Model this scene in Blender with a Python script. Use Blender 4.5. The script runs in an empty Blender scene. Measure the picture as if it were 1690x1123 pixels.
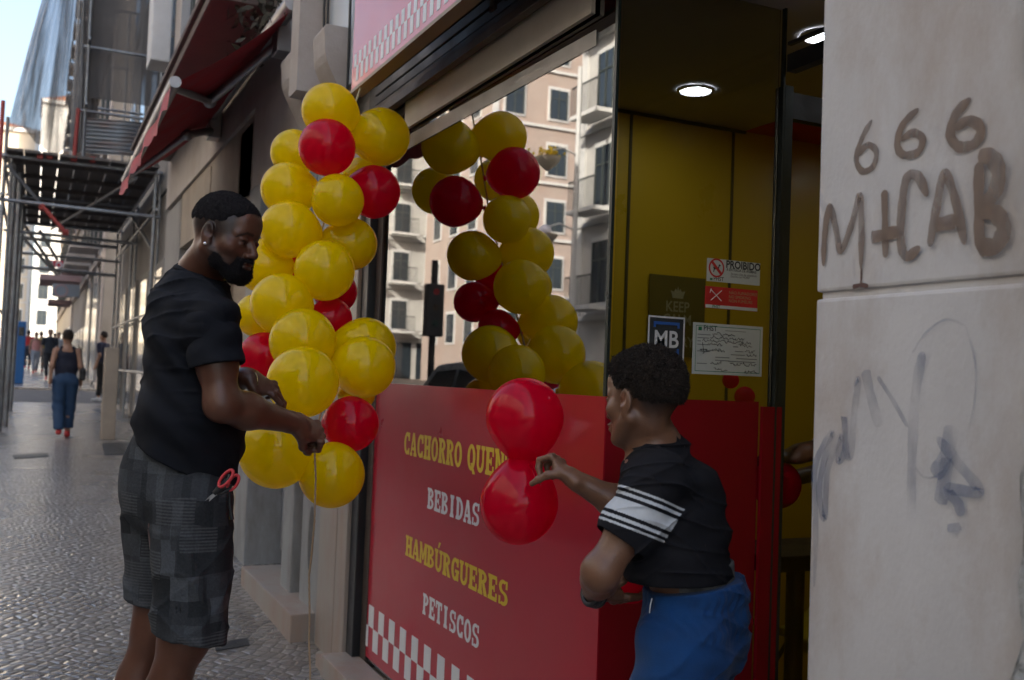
import bpy, bmesh, math, random
import numpy as np
from mathutils import Vector, Matrix
R_ = math.radians
random.seed(7); rng = np.random.default_rng(7)
scene = bpy.context.scene; COL = scene.collection

# ------------------------------------------------------------ camera
FPX = 1643.0
CAM = np.array((0.0, 0.0, 1.465))
def _cam(yaw, pitch, roll):
    y, p, r = map(R_, (yaw, pitch, roll))
    f = np.array([math.sin(y)*math.cos(p), math.cos(y)*math.cos(p), math.sin(p)])
    r0 = np.cross(f, [0, 0, 1]); r0 /= np.linalg.norm(r0); u0 = np.cross(r0, f)
    return f, r0*math.cos(r)+u0*math.sin(r), u0*math.cos(r)-r0*math.sin(r)
CF, CR, CU = _cam(25.6, 2.27, 2.15)
cd = bpy.data.cameras.new("camera"); cam = bpy.data.objects.new("camera", cd); COL.objects.link(cam)
cam.matrix_world = Matrix(((CR[0], CU[0], -CF[0], CAM[0]), (CR[1], CU[1], -CF[1], CAM[1]), (CR[2], CU[2], -CF[2], CAM[2]), (0, 0, 0, 1)))
cd.sensor_width = 36.0; cd.lens = 36.0*FPX/1690.0; cd.clip_start = 0.05; cd.clip_end = 600
cd.dof.use_dof = True; cd.dof.focus_distance = 2.6; cd.dof.aperture_fstop = 5.0
scene.camera = cam

# ------------------------------------------------------------ world, sun, exposure
SUN_EL, SUN_AZ = 33.0, 128.0          # azimuth clockwise from +Y
w = bpy.data.worlds.new("World"); scene.world = w; w.use_nodes = True
nt = w.node_tree; bg = nt.nodes["Background"]
sky = nt.nodes.new("ShaderNodeTexSky"); sky.sky_type = 'NISHITA'; sky.sun_disc = False
sky.air_density = 1.0; sky.dust_density = 5.0; sky.ozone_density = .6; sky.sun_elevation = R_(SUN_EL); sky.sun_rotation = R_(SUN_AZ)
nt.links.new(sky.outputs[0], bg.inputs[0]); bg.inputs[1].default_value = 0.13
sl = bpy.data.lights.new("sun", 'SUN'); sl.energy = 3.3; sl.angle = R_(0.5); sl.color = (1.0, 0.93, 0.82)
so = bpy.data.objects.new("sun", sl); COL.objects.link(so)
sd = Vector((math.sin(R_(SUN_AZ))*math.cos(R_(SUN_EL)), math.cos(R_(SUN_AZ))*math.cos(R_(SUN_EL)), math.sin(R_(SUN_EL))))
so.rotation_euler = sd.to_track_quat('Z', 'Y').to_euler(); so.location = (5, -10, 30)
scene.view_settings.view_transform = 'Standard'; scene.view_settings.look = 'None'
scene.view_settings.exposure = 1.97; scene.view_settings.gamma = 1.0
scene.render.engine = 'CYCLES'
scene.cycles.max_bounces = 8; scene.cycles.transparent_max_bounces = 12
scene.cycles.caustics_reflective = False; scene.cycles.caustics_refractive = False

# ------------------------------------------------------------ surveying helpers (photo pixel -> point in the place)
def ray(px, py): return CF + CR*(px-845)/FPX - CU*(py-561.5)/FPX
def P(px, py, d): return CAM + ray(px, py)*d
def onx(px, py, X): r = ray(px, py); return CAM + r*((X-CAM[0])/r[0])
def ony(px, py, Y): r = ray(px, py); return CAM + r*((Y-CAM[1])/r[1])
def onz(px, py, Z): r = ray(px, py); return CAM + r*((Z-CAM[2])/r[2])
SL = 0.022
def gz(y): return SL*y
def mir(px, py, Y): p = ony(px, py, Y); return np.array((2.8-p[0], p[1], p[2]))   # a thing seen in the shop window
RH = np.array((CR[0], CR[1], 0)); RH /= np.linalg.norm(RH)
FH = np.array((CF[0], CF[1], 0)); FH /= np.linalg.norm(FH)
UP = np.array((0, 0, 1.0))

# ------------------------------------------------------------ materials
def new_mat(name):
    m = bpy.data.materials.new(name); m.use_nodes = True
    return m, m.node_tree, m.node_tree.nodes["Principled BSDF"]
def mk(name, col, rough=.6, var=.12, vs=3.0, bump=0.0, bs=60.0, metal=0.0, coat=0.0, spec=.5, dirt=None, dirt_amt=.5, ds=1.2, stretch=None, vcol=False, sheen=0):
    m, t, b = new_mat(name); N = t.nodes; L = t.links
    tc = N.new("ShaderNodeTexCoord"); src = tc.outputs['Object']
    if stretch:
        mp = N.new("ShaderNodeMapping"); mp.inputs['Scale'].default_value = stretch; L.new(src, mp.inputs[0]); src = mp.outputs[0]
    nz = N.new("ShaderNodeTexNoise"); nz.inputs['Scale'].default_value = vs; nz.inputs['Detail'].default_value = 8; nz.inputs['Roughness'].default_value = .65
    L.new(src, nz.inputs['Vector'])
    rp = N.new("ShaderNodeValToRGB"); c = np.array(col[:3])
    rp.color_ramp.elements[0].position = .3; rp.color_ramp.elements[1].position = .7
    rp.color_ramp.elements[0].color = (*np.clip(c*(1-var), 0, 1), 1); rp.color_ramp.elements[1].color = (*np.clip(c*(1+var), 0, 1), 1)
    L.new(nz.outputs[0], rp.inputs[0]); out = rp.outputs[0]
    if dirt is not None:
        n2 = N.new("ShaderNodeTexNoise"); n2.inputs['Scale'].default_value = ds; n2.inputs['Detail'].default_value = 10; n2.inputs['Roughness'].default_value = .7
        L.new(src, n2.inputs['Vector'])
        r2 = N.new("ShaderNodeValToRGB"); r2.color_ramp.elements[0].position = .45; r2.color_ramp.elements[1].position = .72
        r2.color_ramp.elements[1].color = (dirt_amt,)*3+(1,)
        L.new(n2.outputs[0], r2.inputs[0])
        mx = N.new("ShaderNodeMix"); mx.data_type = 'RGBA'; L.new(r2.outputs[0], mx.inputs[0]); L.new(out, mx.inputs[6]); mx.inputs[7].default_value = (*dirt, 1)
        out = mx.outputs[2]
    if vcol:
        at = N.new("ShaderNodeVertexColor"); at.layer_name = "Col"
        mm = N.new("ShaderNodeMix"); mm.data_type = 'RGBA'; mm.blend_type = 'MULTIPLY'; mm.inputs[0].default_value = 1
        L.new(out, mm.inputs[6]); L.new(at.outputs[0], mm.inputs[7]); out = mm.outputs[2]
    L.new(out, b.inputs['Base Color'])
    mr_ = N.new("ShaderNodeMapRange"); mr_.inputs['From Min'].default_value = .3; mr_.inputs['From Max'].default_value = .7; mr_.inputs['To Min'].default_value = max(.03, rough*.75); mr_.inputs['To Max'].default_value = min(1, rough*1.25); L.new(nz.outputs[0], mr_.inputs[0]); L.new(mr_.outputs[0], b.inputs['Roughness'])
    b.inputs['Roughness'].default_value = rough; b.inputs['Metallic'].default_value = metal
    b.inputs['Coat Weight'].default_value = coat; b.inputs['Coat Roughness'].default_value = .08
    b.inputs['Specular IOR Level'].default_value = spec
    if sheen: b.inputs['Sheen Weight'].default_value = sheen
    if bump:
        n3 = N.new("ShaderNodeTexNoise"); n3.inputs['Scale'].default_value = bs; n3.inputs['Detail'].default_value = 6; L.new(src, n3.inputs['Vector'])
        bp = N.new("ShaderNodeBump"); bp.inputs['Strength'].default_value = bump; bp.inputs['Distance'].default_value = .01
        L.new(n3.outputs[0], bp.inputs['Height']); L.new(bp.outputs[0], b.inputs['Normal'])
    return m
def emit(name, col, s):
    m, t, b = new_mat(name); b.inputs['Emission Color'].default_value = (*col, 1); b.inputs['Emission Strength'].default_value = s
    b.inputs['Base Color'].default_value = (*col, 1); return m
def glass_mat(name, refl_ior=1.9, tint=(.92, .95, .93)):
    m = bpy.data.materials.new(name); m.use_nodes = True; t = m.node_tree; N = t.nodes; L = t.links
    N.remove(N["Principled BSDF"]); o = N["Material Output"]
    tr = N.new("ShaderNodeBsdfTransparent"); tr.inputs[0].default_value = (*tint, 1)
    gl = N.new("ShaderNodeBsdfGlossy"); gl.inputs['Roughness'].default_value = 0.0
    nz = N.new("ShaderNodeTexNoise"); nz.inputs['Scale'].default_value = 2.2; nz.inputs['Detail'].default_value = 1
    bp = N.new("ShaderNodeBump"); bp.inputs['Strength'].default_value = .10; bp.inputs['Distance'].default_value = .004
    L.new(nz.outputs[0], bp.inputs['Height']); L.new(bp.outputs[0], gl.inputs['Normal'])
    fr = N.new("ShaderNodeFresnel"); fr.inputs[0].default_value = refl_ior
    mx = N.new("ShaderNodeMixShader"); L.new(fr.outputs[0], mx.inputs[0]); L.new(tr.outputs[0], mx.inputs[1]); L.new(gl.outputs[0], mx.inputs[2])
    L.new(mx.outputs[0], o.inputs[0]); return m
def balloon_mat(name, col, col2, tf=.60):
    m = bpy.data.materials.new(name); m.use_nodes = True; t = m.node_tree; N = t.nodes; L = t.links
    b = N["Principled BSDF"]; o = N["Material Output"]
    b.inputs['Base Color'].default_value = (*col, 1); b.inputs['Roughness'].default_value = .45; b.inputs['Specular IOR Level'].default_value = .03
    b.inputs['Coat Weight'].default_value = 1.0; b.inputs['Coat IOR'].default_value = 1.5
    nz = N.new("ShaderNodeTexNoise"); nz.inputs['Scale'].default_value = 260; nz.inputs['Detail'].default_value = 3
    tc = N.new("ShaderNodeTexCoord"); L.new(tc.outputs['Object'], nz.inputs['Vector'])
    n2 = N.new("ShaderNodeTexNoise"); n2.inputs['Scale'].default_value = 3; n2.inputs['Detail'].default_value = 4; L.new(tc.outputs['Object'], n2.inputs['Vector'])
    rp = N.new("ShaderNodeMapRange"); rp.inputs['To Min'].default_value = .015; rp.inputs['To Max'].default_value = .05; L.new(n2.outputs[0], rp.inputs[0]); L.new(rp.outputs[0], b.inputs['Coat Roughness'])
    bp = N.new("ShaderNodeBump"); bp.inputs['Strength'].default_value = .02; bp.inputs['Distance'].default_value = .001
    L.new(nz.outputs[0], bp.inputs['Height']); L.new(bp.outputs[0], b.inputs['Coat Normal'])
    tl = N.new("ShaderNodeBsdfTranslucent"); tl.inputs[0].default_value = (*col2, 1)
    mx = N.new("ShaderNodeMixShader"); mx.inputs[0].default_value = tf
    L.new(b.outputs[0], mx.inputs[1]); L.new(tl.outputs[0], mx.inputs[2]); L.new(mx.outputs[0], o.inputs[0]); return m
def alpha_mat(name, col, a, noise=0.0, ns=30, rough=.7, stretch=(1, 1, 1)):
    m, t, b = new_mat(name); N = t.nodes; L = t.links
    b.inputs['Base Color'].default_value = (*col, 1); b.inputs['Roughness'].default_value = rough
    if noise:
        tc = N.new("ShaderNodeTexCoord"); mp = N.new("ShaderNodeMapping"); mp.inputs['Scale'].default_value = stretch; L.new(tc.outputs['Object'], mp.inputs[0])
        nz = N.new("ShaderNodeTexNoise"); nz.inputs['Scale'].default_value = ns; nz.inputs['Detail'].default_value = 8; L.new(mp.outputs[0], nz.inputs['Vector'])
        mr = N.new("ShaderNodeMapRange"); mr.inputs['From Min'].default_value = .35; mr.inputs['From Max'].default_value = .65
        mr.inputs['To Min'].default_value = max(0, a-noise); mr.inputs['To Max'].default_value = min(1, a+noise)
        L.new(nz.outputs[0], mr.inputs[0]); L.new(mr.outputs[0], b.inputs['Alpha'])
    else: b.inputs['Alpha'].default_value = a
    return m

# ------------------------------------------------------------ object helpers
def tufts(name, src, n, L_, mat, parent, lean=(0, 0, 0), w=.0009, seed=3, keep=None):
    me = src.data; r = np.random.default_rng(seed); V = np.empty(len(me.vertices)*3); me.vertices.foreach_get('co', V); V = V.reshape(-1, 3)
    Nn = np.array([v.normal[:] for v in me.vertices]); i = r.integers(0, len(V), n); p = V[i]; nn = Nn[i]+r.normal(size=(n, 3))*.45+np.array(lean)
    if keep is not None: k = keep(p); p = p[k]; nn = nn[k]; n = len(p)
    nn /= np.linalg.norm(nn, axis=1)[:, None]; s = np.cross(nn, r.normal(size=(n, 3))); s /= np.linalg.norm(s, axis=1)[:, None]; l = L_*(.5+.8*r.random((n, 1)))
    a = p-s*w-nn*.001; b = p+s*w-nn*.001; m_ = p+nn*l*.6+np.cross(nn, s)*l*.35; c = m_+nn*l*.25-np.cross(nn, s)*l*.5
    A = np.stack([a, b, m_+s*w*.8, m_-s*w*.8, c], 1).reshape(-1, 3); me2 = bpy.data.meshes.new(name)
    me2.from_pydata(A.tolist(), [], [f for k in range(n) for f in ((5*k, 5*k+1, 5*k+2, 5*k+3), (5*k+3, 5*k+2, 5*k+4))]); me2.materials.append(mat); o = link(name, me2, parent); o['kind'] = 'stuff'; return o
def link(name, me, parent=None, loc=None):
    o = bpy.data.objects.new(name, me); COL.objects.link(o)
    if parent is not None: o.parent = parent
    if loc is not None: o.location = loc
    return o
def tag(o, label=None, cat=None, group=None, kind=None):
    if label: o['label'] = label
    if cat: o['category'] = cat
    if group: o['group'] = group
    if kind: o['kind'] = kind
    return o
def empty(name, label, cat, loc=(0, 0, 0), group=None):
    o = bpy.data.objects.new(name, None); COL.objects.link(o); o.location = tuple(loc); o.empty_display_size = .1
    tag(o, label, cat, group); bpy.context.view_layer.update(); o['_loc'] = list(map(float, loc)); return o
class MB:
    """collects shapes (world coordinates) into ONE mesh"""
    def __init__(s): s.v = []; s.f = []; s.sm = []
    def poly(s, vs, fs, smooth=False):
        n = len(s.v); s.v += [tuple(map(float, v)) for v in vs]; s.f += [tuple(i+n for i in f) for f in fs]; s.sm += [smooth]*len(fs); return s
    def box(s, lo, hi, b=0.0):
        x0, y0, z0 = lo; x1, y1, z1 = hi
        if b > 0:
            bm = bmesh.new(); bmesh.ops.create_cube(bm, size=1)
            for v in bm.verts: v.co = Vector(((x0+x1)/2+v.co.x*(x1-x0), (y0+y1)/2+v.co.y*(y1-y0), (z0+z1)/2+v.co.z*(z1-z0)))
            bmesh.ops.bevel(bm, geom=bm.edges[:], offset=b, segments=2, affect='EDGES', profile=.6)
            bm.verts.index_update(); vs = [v.co[:] for v in bm.verts]; fs = [[v.index for v in f.verts] for f in bm.faces]; bm.free(); return s.poly(vs, fs)
        vs = [(x, y, z) for z in (z0, z1) for y in (y0, y1) for x in (x0, x1)]
        return s.poly(vs, [(0, 2, 3, 1), (4, 5, 7, 6), (0, 1, 5, 4), (2, 6, 7, 3), (0, 4, 6, 2), (1, 3, 7, 5)])
    def obox(s, c, ax, half):
        c = np.array(c, float); ax = [np.array(a, float) for a in ax]
        vs = [c+ax[0]*half[0]*i+ax[1]*half[1]*j+ax[2]*half[2]*k for k in (-1, 1) for j in (-1, 1) for i in (-1, 1)]
        return s.poly(vs, [(0, 2, 3, 1), (4, 5, 7, 6), (0, 1, 5, 4), (2, 6, 7, 3), (0, 4, 6, 2), (1, 3, 7, 5)])
    def quad(s, a, b, c, d): return s.poly([a, b, c, d], [(0, 1, 2, 3)])
    def tube(s, pts, r, n=8, cap=True):
        pts = [np.array(p, float) for p in pts]; m = len(pts)
        rs = r if isinstance(r, (list, tuple)) else [r]*m
        vs = []; prev = None
        for i, p in enumerate(pts):
            d = pts[min(i+1, m-1)]-pts[max(i-1, 0)]; d = d/(np.linalg.norm(d)+1e-12)
            if prev is None:
                a = np.cross(d, [0, 0, 1] if abs(d[2]) < .9 else [1, 0, 0])
            else: a = prev-d*(prev@d)
            a = a/np.linalg.norm(a); prev = a; b = np.cross(d, a)
            vs += [p+(a*math.cos(2*math.pi*k/n)+b*math.sin(2*math.pi*k/n))*rs[i] for k in range(n)]
        fs = [(i*n+k, i*n+(k+1) % n, (i+1)*n+(k+1) % n, (i+1)*n+k) for i in range(m-1) for k in range(n)]
        s.poly(vs, fs, True)
        if cap: s.poly(vs[:n], [tuple(range(n))[::-1]]); s.poly(vs[-n:], [tuple(range(n))])
        return s
    def prism(s, pts, d):
        """closed outline pts extruded by vector d"""
        n = len(pts); pts = [np.array(p, float) for p in pts]; d = np.array(d, float)
        return s.poly(pts+[p+d for p in pts], [tuple(range(n))[::-1], tuple(range(n, 2*n))]+[(i, (i+1) % n, n+(i+1) % n, n+i) for i in range(n)])
    def sphere(s, c, r, nu=16, nv=10):
        r = (r, r, r) if np.isscalar(r) else r; vs = [(c[0], c[1], c[2]-r[2])]
        for j in range(1, nv):
            a = -math.pi/2+math.pi*j/nv
            vs += [(c[0]+r[0]*math.cos(a)*math.cos(2*math.pi*i/nu), c[1]+r[1]*math.cos(a)*math.sin(2*math.pi*i/nu), c[2]+r[2]*math.sin(a)) for i in range(nu)]
        vs.append((c[0], c[1], c[2]+r[2])); t = len(vs)-1
        fs = [(0, 1+(i+1) % nu, 1+i) for i in range(nu)]+[(1+(j-1)*nu+i, 1+(j-1)*nu+(i+1) % nu, 1+j*nu+(i+1) % nu, 1+j*nu+i) for j in range(1, nv-1) for i in range(nu)]
        fs += [(1+(nv-2)*nu+i, 1+(nv-2)*nu+(i+1) % nu, t) for i in range(nu)]
        return s.poly(vs, fs, True)
    def build(s, name, mat, parent=None, label=None, cat=None, group=None, kind=None, origin=None):
        if origin is None:
            q = parent; origin = np.zeros(3)
            if parent is None:
                a = np.array(s.v); origin = np.array(((a[:, 0].min()+a[:, 0].max())/2, (a[:, 1].min()+a[:, 1].max())/2, a[:, 2].min()))
        wp = np.zeros(3); q = parent
        while q is not None: wp = wp+np.array(q.location); q = q.parent
        off = wp if parent is not None else origin
        me = bpy.data.meshes.new(name); me.from_pydata([tuple(np.array(v)-off) for v in s.v], [], s.f)
        me.polygons.foreach_set('use_smooth', s.sm); me.update()
        me.materials.append(mat)
        o = link(name, me, parent, None if parent is not None else tuple(origin))
        tag(o, label, cat, group, kind); return o

# ------------------------------------------------------------ signed-distance modelling for bodies and cloth
def nrm(v): v = np.array(v, float); return v/np.linalg.norm(v)
class SDF:
    def __init__(s): s.ops = []
    def cone(s, a, b, ra, rb=None, k=.02, u=None, q=1.0, mode='add'):
        a = np.array(a, float); b = np.array(b, float); rb = ra if rb is None else rb; m = max(ra, rb)*max(1, q)
        if u is not None: u = nrm(u)
        def fn(p):
            pa = p-a; ba = b-a; bb = ba@ba
            if u is not None:
                # scale the u component
                pu = pa@u; bu = ba@u
                pa2 = pa-np.multiply.outer(pu*(1-1/q), u); ba2 = ba-u*(bu*(1-1/q)); bb2 = ba2@ba2
                t = np.clip((pa2@ba2)/max(bb2, 1e-9), 0, 1)
                d = np.linalg.norm(pa2-t[..., None]*ba2, axis=-1); return d-(ra+(rb-ra)*t)
            t = np.clip((pa@ba)/max(bb, 1e-12), 0, 1)
            return np.linalg.norm(pa-t[..., None]*ba, axis=-1)-(ra+(rb-ra)*t)
        s.ops.append((mode, fn, np.minimum(a, b)-m, np.maximum(a, b)+m, k)); return s
    def ell(s, c, r, M=None, k=.02, mode='add'):
        c = np.array(c, float); r = np.array(r, float) if not np.isscalar(r) else np.array((r, r, r), float); m = r.max()
        M = np.eye(3) if M is None else M
        def fn(p):
            q = (p-c)@M; k0 = np.linalg.norm(q/r, axis=-1); k1 = np.linalg.norm(q/(r*r), axis=-1)+1e-9
            return k0*(k0-1)/k1
        s.ops.append((mode, fn, c-m, c+m, k)); return s
    def box(s, c, h, M=None, rad=.005, k=.01, mode='add'):
        c = np.array(c, float); h = np.array(h, float); m = np.linalg.norm(h); M = np.eye(3) if M is None else M
        def fn(p):
            q = np.abs((p-c)@M)-h+rad
            return np.linalg.norm(np.maximum(q, 0), axis=-1)+np.minimum(q.max(-1), 0)-rad
        s.ops.append((mode, fn, c-m, c+m, k)); return s
    def fn(s, fn, lo, hi, k=.01, mode='add'): s.ops.append((mode, fn, np.array(lo, float), np.array(hi, float), k)); return s
    def cut(s, p0, n, k=.004):
        p0 = np.array(p0, float); n = nrm(n)
        s.ops.append(('cut', lambda p: (p-p0)@n, None, None, k)); return s
    def disp(s, fn): s.ops.append(('disp', fn, None, None, 0)); return s
    def bounds(s):
        lo = np.min([o[2] for o in s.ops if o[0] == 'add'], axis=0); hi = np.max([o[3] for o in s.ops if o[0] == 'add'], axis=0)
        return lo-.02, hi+.02
    def field(s, lo, hi, h):
        n = np.maximum(np.ceil((hi-lo)/h).astype(int)+1, 3)
        ax = [lo[i]+h*np.arange(n[i]) for i in range(3)]
        f = np.full(n, 1.0, np.float32)
        def sub(l, u):
            i0 = np.clip(np.floor((l-lo)/h).astype(int), 0, n); i1 = np.clip(np.ceil((u-lo)/h).astype(int)+1, 0, n); return i0, i1
        for mode, fn, l, u, k in s.ops:
            if mode in ('cut', 'disp'):
                idx = np.nonzero(np.abs(f) < (.06 if mode == 'cut' else .03)) if mode == 'disp' else np.nonzero(f < .05)
                if len(idx[0]) == 0: continue
                p = np.stack([ax[i][idx[i]] for i in range(3)], -1); d = fn(p)
                if mode == 'disp': f[idx] += d.astype(np.float32)
                else: f[idx] = np.maximum(f[idx], d.astype(np.float32))
                continue
            mg = k+4*h; i0, i1 = sub(l-mg, u+mg)
            if np.any(i1 <= i0): continue
            g = np.stack(np.meshgrid(ax[0][i0[0]:i1[0]], ax[1][i0[1]:i1[1]], ax[2][i0[2]:i1[2]], indexing='ij'), -1)
            d = fn(g).astype(np.float32); F = f[i0[0]:i1[0], i0[1]:i1[1], i0[2]:i1[2]]
            if mode == 'add':
                hh = np.maximum(k-np.abs(F-d), 0)/k; F[...] = np.minimum(F, d)-hh*hh*k*.25
            else:
                d = -d; hh = np.maximum(k-np.abs(F-d), 0)/k; F[...] = np.maximum(F, d)+hh*hh*k*.25
        return f
    def extract(s, lo, hi, h, excl=()):
        f = s.field(lo, hi, h); f[0] = f[-1] = 1; f[:, 0] = f[:, -1] = 1; f[:, :, 0] = f[:, :, -1] = 1
        ins = f < 0; n = np.array(f.shape)-1
        cnt = np.zeros(n, np.int8)
        for i in (0, 1):
            for j in (0, 1):
                for k in (0, 1): cnt += ins[i:n[0]+i, j:n[1]+j, k:n[2]+k]
        act = (cnt > 0) & (cnt < 8); idx = np.argwhere(act)
        if len(idx) == 0: return np.zeros((0, 3)), np.zeros((0, 4), int)
        acc = np.zeros((len(idx), 3)); num = np.zeros(len(idx))
        C = [(0, 0, 0), (1, 0, 0), (0, 1, 0), (1, 1, 0), (0, 0, 1), (1, 0, 1), (0, 1, 1), (1, 1, 1)]
        vals = np.stack([f[idx[:, 0]+c[0], idx[:, 1]+c[1], idx[:, 2]+c[2]] for c in C], 1).astype(float)
        for a in range(8):
            for b in range(a+1, 8):
                if sum(abs(C[a][q]-C[b][q]) for q in range(3)) != 1: continue
                va, vb = vals[:, a], vals[:, b]; m = (va < 0) != (vb < 0)
                t = np.where(m, va/np.where(va-vb == 0, 1, va-vb), 0)
                pt = np.array(C[a])+t[:, None]*(np.array(C[b])-np.array(C[a])); acc[m] += pt[m]; num[m] += 1
        V = lo+(idx+acc/num[:, None])*h
        vid = np.full(n, -1, np.int64); vid[tuple(idx.T)] = np.arange(len(idx))
        Q = []
        for a in range(3):
            b, c = (a+1) % 3, (a+2) % 3
            sl0 = [slice(None)]*3; sl1 = [slice(None)]*3; sl0[a] = slice(0, -1); sl1[a] = slice(1, None)
            A = ins[tuple(sl0)]; B = ins[tuple(sl1)]; e = np.argwhere(A != B); fl = A[tuple(e.T)]
            ok = (e[:, b] > 0) & (e[:, c] > 0) & (e[:, b] < n[b]) & (e[:, c] < n[c]); e = e[ok]; fl = fl[ok]
            def at(db, dc):
                q = e.copy(); q[:, b] -= db; q[:, c] -= dc; return vid[tuple(q.T)]
            q4 = np.stack([at(1, 1), at(0, 1), at(0, 0), at(1, 0)], 1); q4[~fl] = q4[~fl][:, ::-1]; Q.append(q4)
        Q = np.concatenate(Q); Q = Q[(Q >= 0).all(1)]
        for (el, eh) in excl:
            cc = V[Q].mean(1); Q = Q[~((cc > el) & (cc < eh)).all(1)]
        return V, Q
    def mesh(s, name, mat, parent, h, fine=(), paint=None, smooth=1, label=None):
        lo, hi = s.bounds(); Vs = []; Qs = []; n = 0
        jobs = [(lo, hi, h, [(a+h*1.5, b-h*1.5) for a, b, _ in fine])]
        for a, b, hf in fine: jobs.append((np.maximum(a, lo), np.minimum(b, hi), hf, []))
        for ji, (a, b, hh, ex) in enumerate(jobs):
            V, Q = s.extract(np.array(a), np.array(b), hh, ex)
            if len(V) == 0: continue
            if ji > 0:      # drop the closing faces at the fine box's own borders unless the shape ends there
                c = V[Q].mean(1); bad = np.zeros(len(Q), bool)
                for i in range(3):
                    if a[i] > lo[i]+1e-6: bad |= c[:, i] < a[i]+1.6*hh
                    if b[i] < hi[i]-1e-6: bad |= c[:, i] > b[i]-2.2*hh
                Q = Q[~bad]
            for _ in range(smooth):
                S = np.zeros_like(V); N = np.zeros(len(V))
                for i in range(4):
                    j = (i+1) % 4; np.add.at(S, Q[:, i], V[Q[:, j]]); np.add.at(N, Q[:, i], 1); np.add.at(S, Q[:, j], V[Q[:, i]]); np.add.at(N, Q[:, j], 1)
                m = N > 0; V[m] = V[m]*.5+.5*S[m]/N[m][:, None]
            use = np.unique(Q); mp = -np.ones(len(V), int); mp[use] = np.arange(len(use)); V = V[use]; Q = mp[Q]
            Vs.append(V); Qs.append(Q+n); n += len(V)
        V = np.concatenate(Vs); Q = np.concatenate(Qs)
        off = np.zeros(3); q = parent
        while q is not None: off = off+np.array(q.location); q = q.parent
        me = bpy.data.meshes.new(name); me.vertices.add(len(V)); me.vertices.foreach_set('co', (V-off).astype(np.float32).ravel())
        me.loops.add(len(Q)*4); me.loops.foreach_set('vertex_index', Q.ravel().astype(np.int32))
        me.polygons.add(len(Q)); me.polygons.foreach_set('loop_start', np.arange(0, len(Q)*4, 4, dtype=np.int32))
        me.polygons.foreach_set('use_smooth', np.ones(len(Q), bool)); me.update(calc_edges=True)
        if paint is not None:
            ca = me.color_attributes.new("Col", 'FLOAT_COLOR', 'POINT'); c = np.ones((len(V), 4), np.float32); c[:, :3] = paint(V); ca.data.foreach_set('color', c.ravel())
        me.materials.append(mat); o = link(name, me, parent)
        if label: o['label'] = label
        return o
def wrinkle(amp, dirs, warp=.6):
    """soft cloth folds: ridges along given directions"""
    def fn(p):
        r = np.zeros(p.shape[:-1])
        for (d, wl, ph, a) in dirs:
            d = np.array(d, float); x = p@d*(2*math.pi/wl)+ph
            w1 = np.sin(p[..., 0]*13+ph)+np.sin(p[..., 1]*17+2*ph)+np.sin(p[..., 2]*11+p[..., 0]*9)
            r += a*np.sin(x+warp*w1)*(.5+.5*np.sin(p@np.array((9., -7., 6.))+ph*3))
        return amp*r
    return fn
def creases(amp, dirs, sharp=5):
    """narrow pulled folds: thin ridges that fade in and out"""
    def fn(p):
        r = np.zeros(p.shape[:-1])
        for (d, wl, ph, md) in dirs:
            x = p@np.array(d, float)*(math.pi/wl)+ph+.9*np.sin(p@np.array((7., 9., 5.))+ph)+.5*np.sin(p@np.array((-15., 11., 19.))+2*ph)
            r += (1-np.abs(np.sin(x)))**sharp*np.clip(np.sin(p@np.array(md, float)+ph*2.3)*1.6, 0, 1)
        return -amp*r
    return fn
# ============================================================ materials used by the place
M = {}
M['stone'] = mk('pale_limestone', (.50, .44, .40), .75, .10, 2.5, .25, 90, dirt=(.30, .22, .16), dirt_amt=.55, ds=1.6)
M['stone2'] = mk('grey_limestone', (.36, .335, .31), .8, .15, 3, .3, 70, dirt=(.13, .11, .09), dirt_amt=.6, ds=1.3, stretch=(1, 1, .35))
M['pillar'] = mk('worn_pillar_stone', (.575, .562, .562), .62, .11, 2.2, .10, 120, dirt=(.37, .29, .235), dirt_amt=.85, ds=2.4, stretch=(1, 1.2, .6))
M['plaster'] = mk('rough_flaking_plaster', (.40, .41, .41), .9, .35, 14, 1.0, 45, dirt=(.16, .13, .10), dirt_amt=.8, ds=6)
M['beige'] = mk('beige_render', (.42, .34, .26), .85, .12, 2, .2, 60, dirt=(.2, .14, .1), dirt_amt=.5)
M['tan'] = mk('tan_marble', (.31, .275, .245), .45, .12, 4, .1, 60, dirt=(.3, .17, .11), dirt_amt=.7, ds=4, stretch=(1, 1, .25))
M['greymetal'] = mk('grey_painted_metal', (.30, .31, .33), .5, .10, 3, .05, 30, metal=.2, dirt=(.12, .1, .09), dirt_amt=.5, ds=3)
M['galv'] = mk('galvanised_tube', (.34, .36, .38), .42, .2, 8, .1, 60, metal=.6, dirt=(.16, .10, .08), dirt_amt=.6, ds=5)
M['redclamp'] = mk('red_clamp_paint', (.45, .07, .06), .5, .2, 8)
M['dark'] = mk('dark_metal', (.035, .03, .028), .5, .3, 6, .1, 50)
M['darkbrown'] = mk('dark_brown_metal', (.07, .05, .04), .5, .3, 6, .1, 50, dirt=(.14, .11, .09), dirt_amt=.5, ds=8)
M['black'] = mk('black_rubber', (.012, .013, .015), .4, .2, 6)
M['cream'] = mk('cream_board', (.62, .56, .47), .5, .05, 3, dirt=(.35, .27, .2), dirt_amt=.35, ds=2)
M['yellow_in'] = mk('yellow_wall_paint', (.68, .42, .012), .35, .04, 2)
M['ceil'] = mk('interior_ceiling_paint', (.52, .49, .50), .8, .05, 2)
M['seam'] = mk('dark_seam', (.07, .05, .01), .6, .1, 2)
M['floor_in'] = mk('dark_floor_tile', (.08, .06, .05), .35, .2, 5)
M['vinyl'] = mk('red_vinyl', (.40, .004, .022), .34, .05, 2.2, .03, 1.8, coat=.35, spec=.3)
M['vinyl2'] = mk('deep_red_vinyl', (.26, .002, .014), .35, .05, 1.5, coat=.35, spec=.35)
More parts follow.
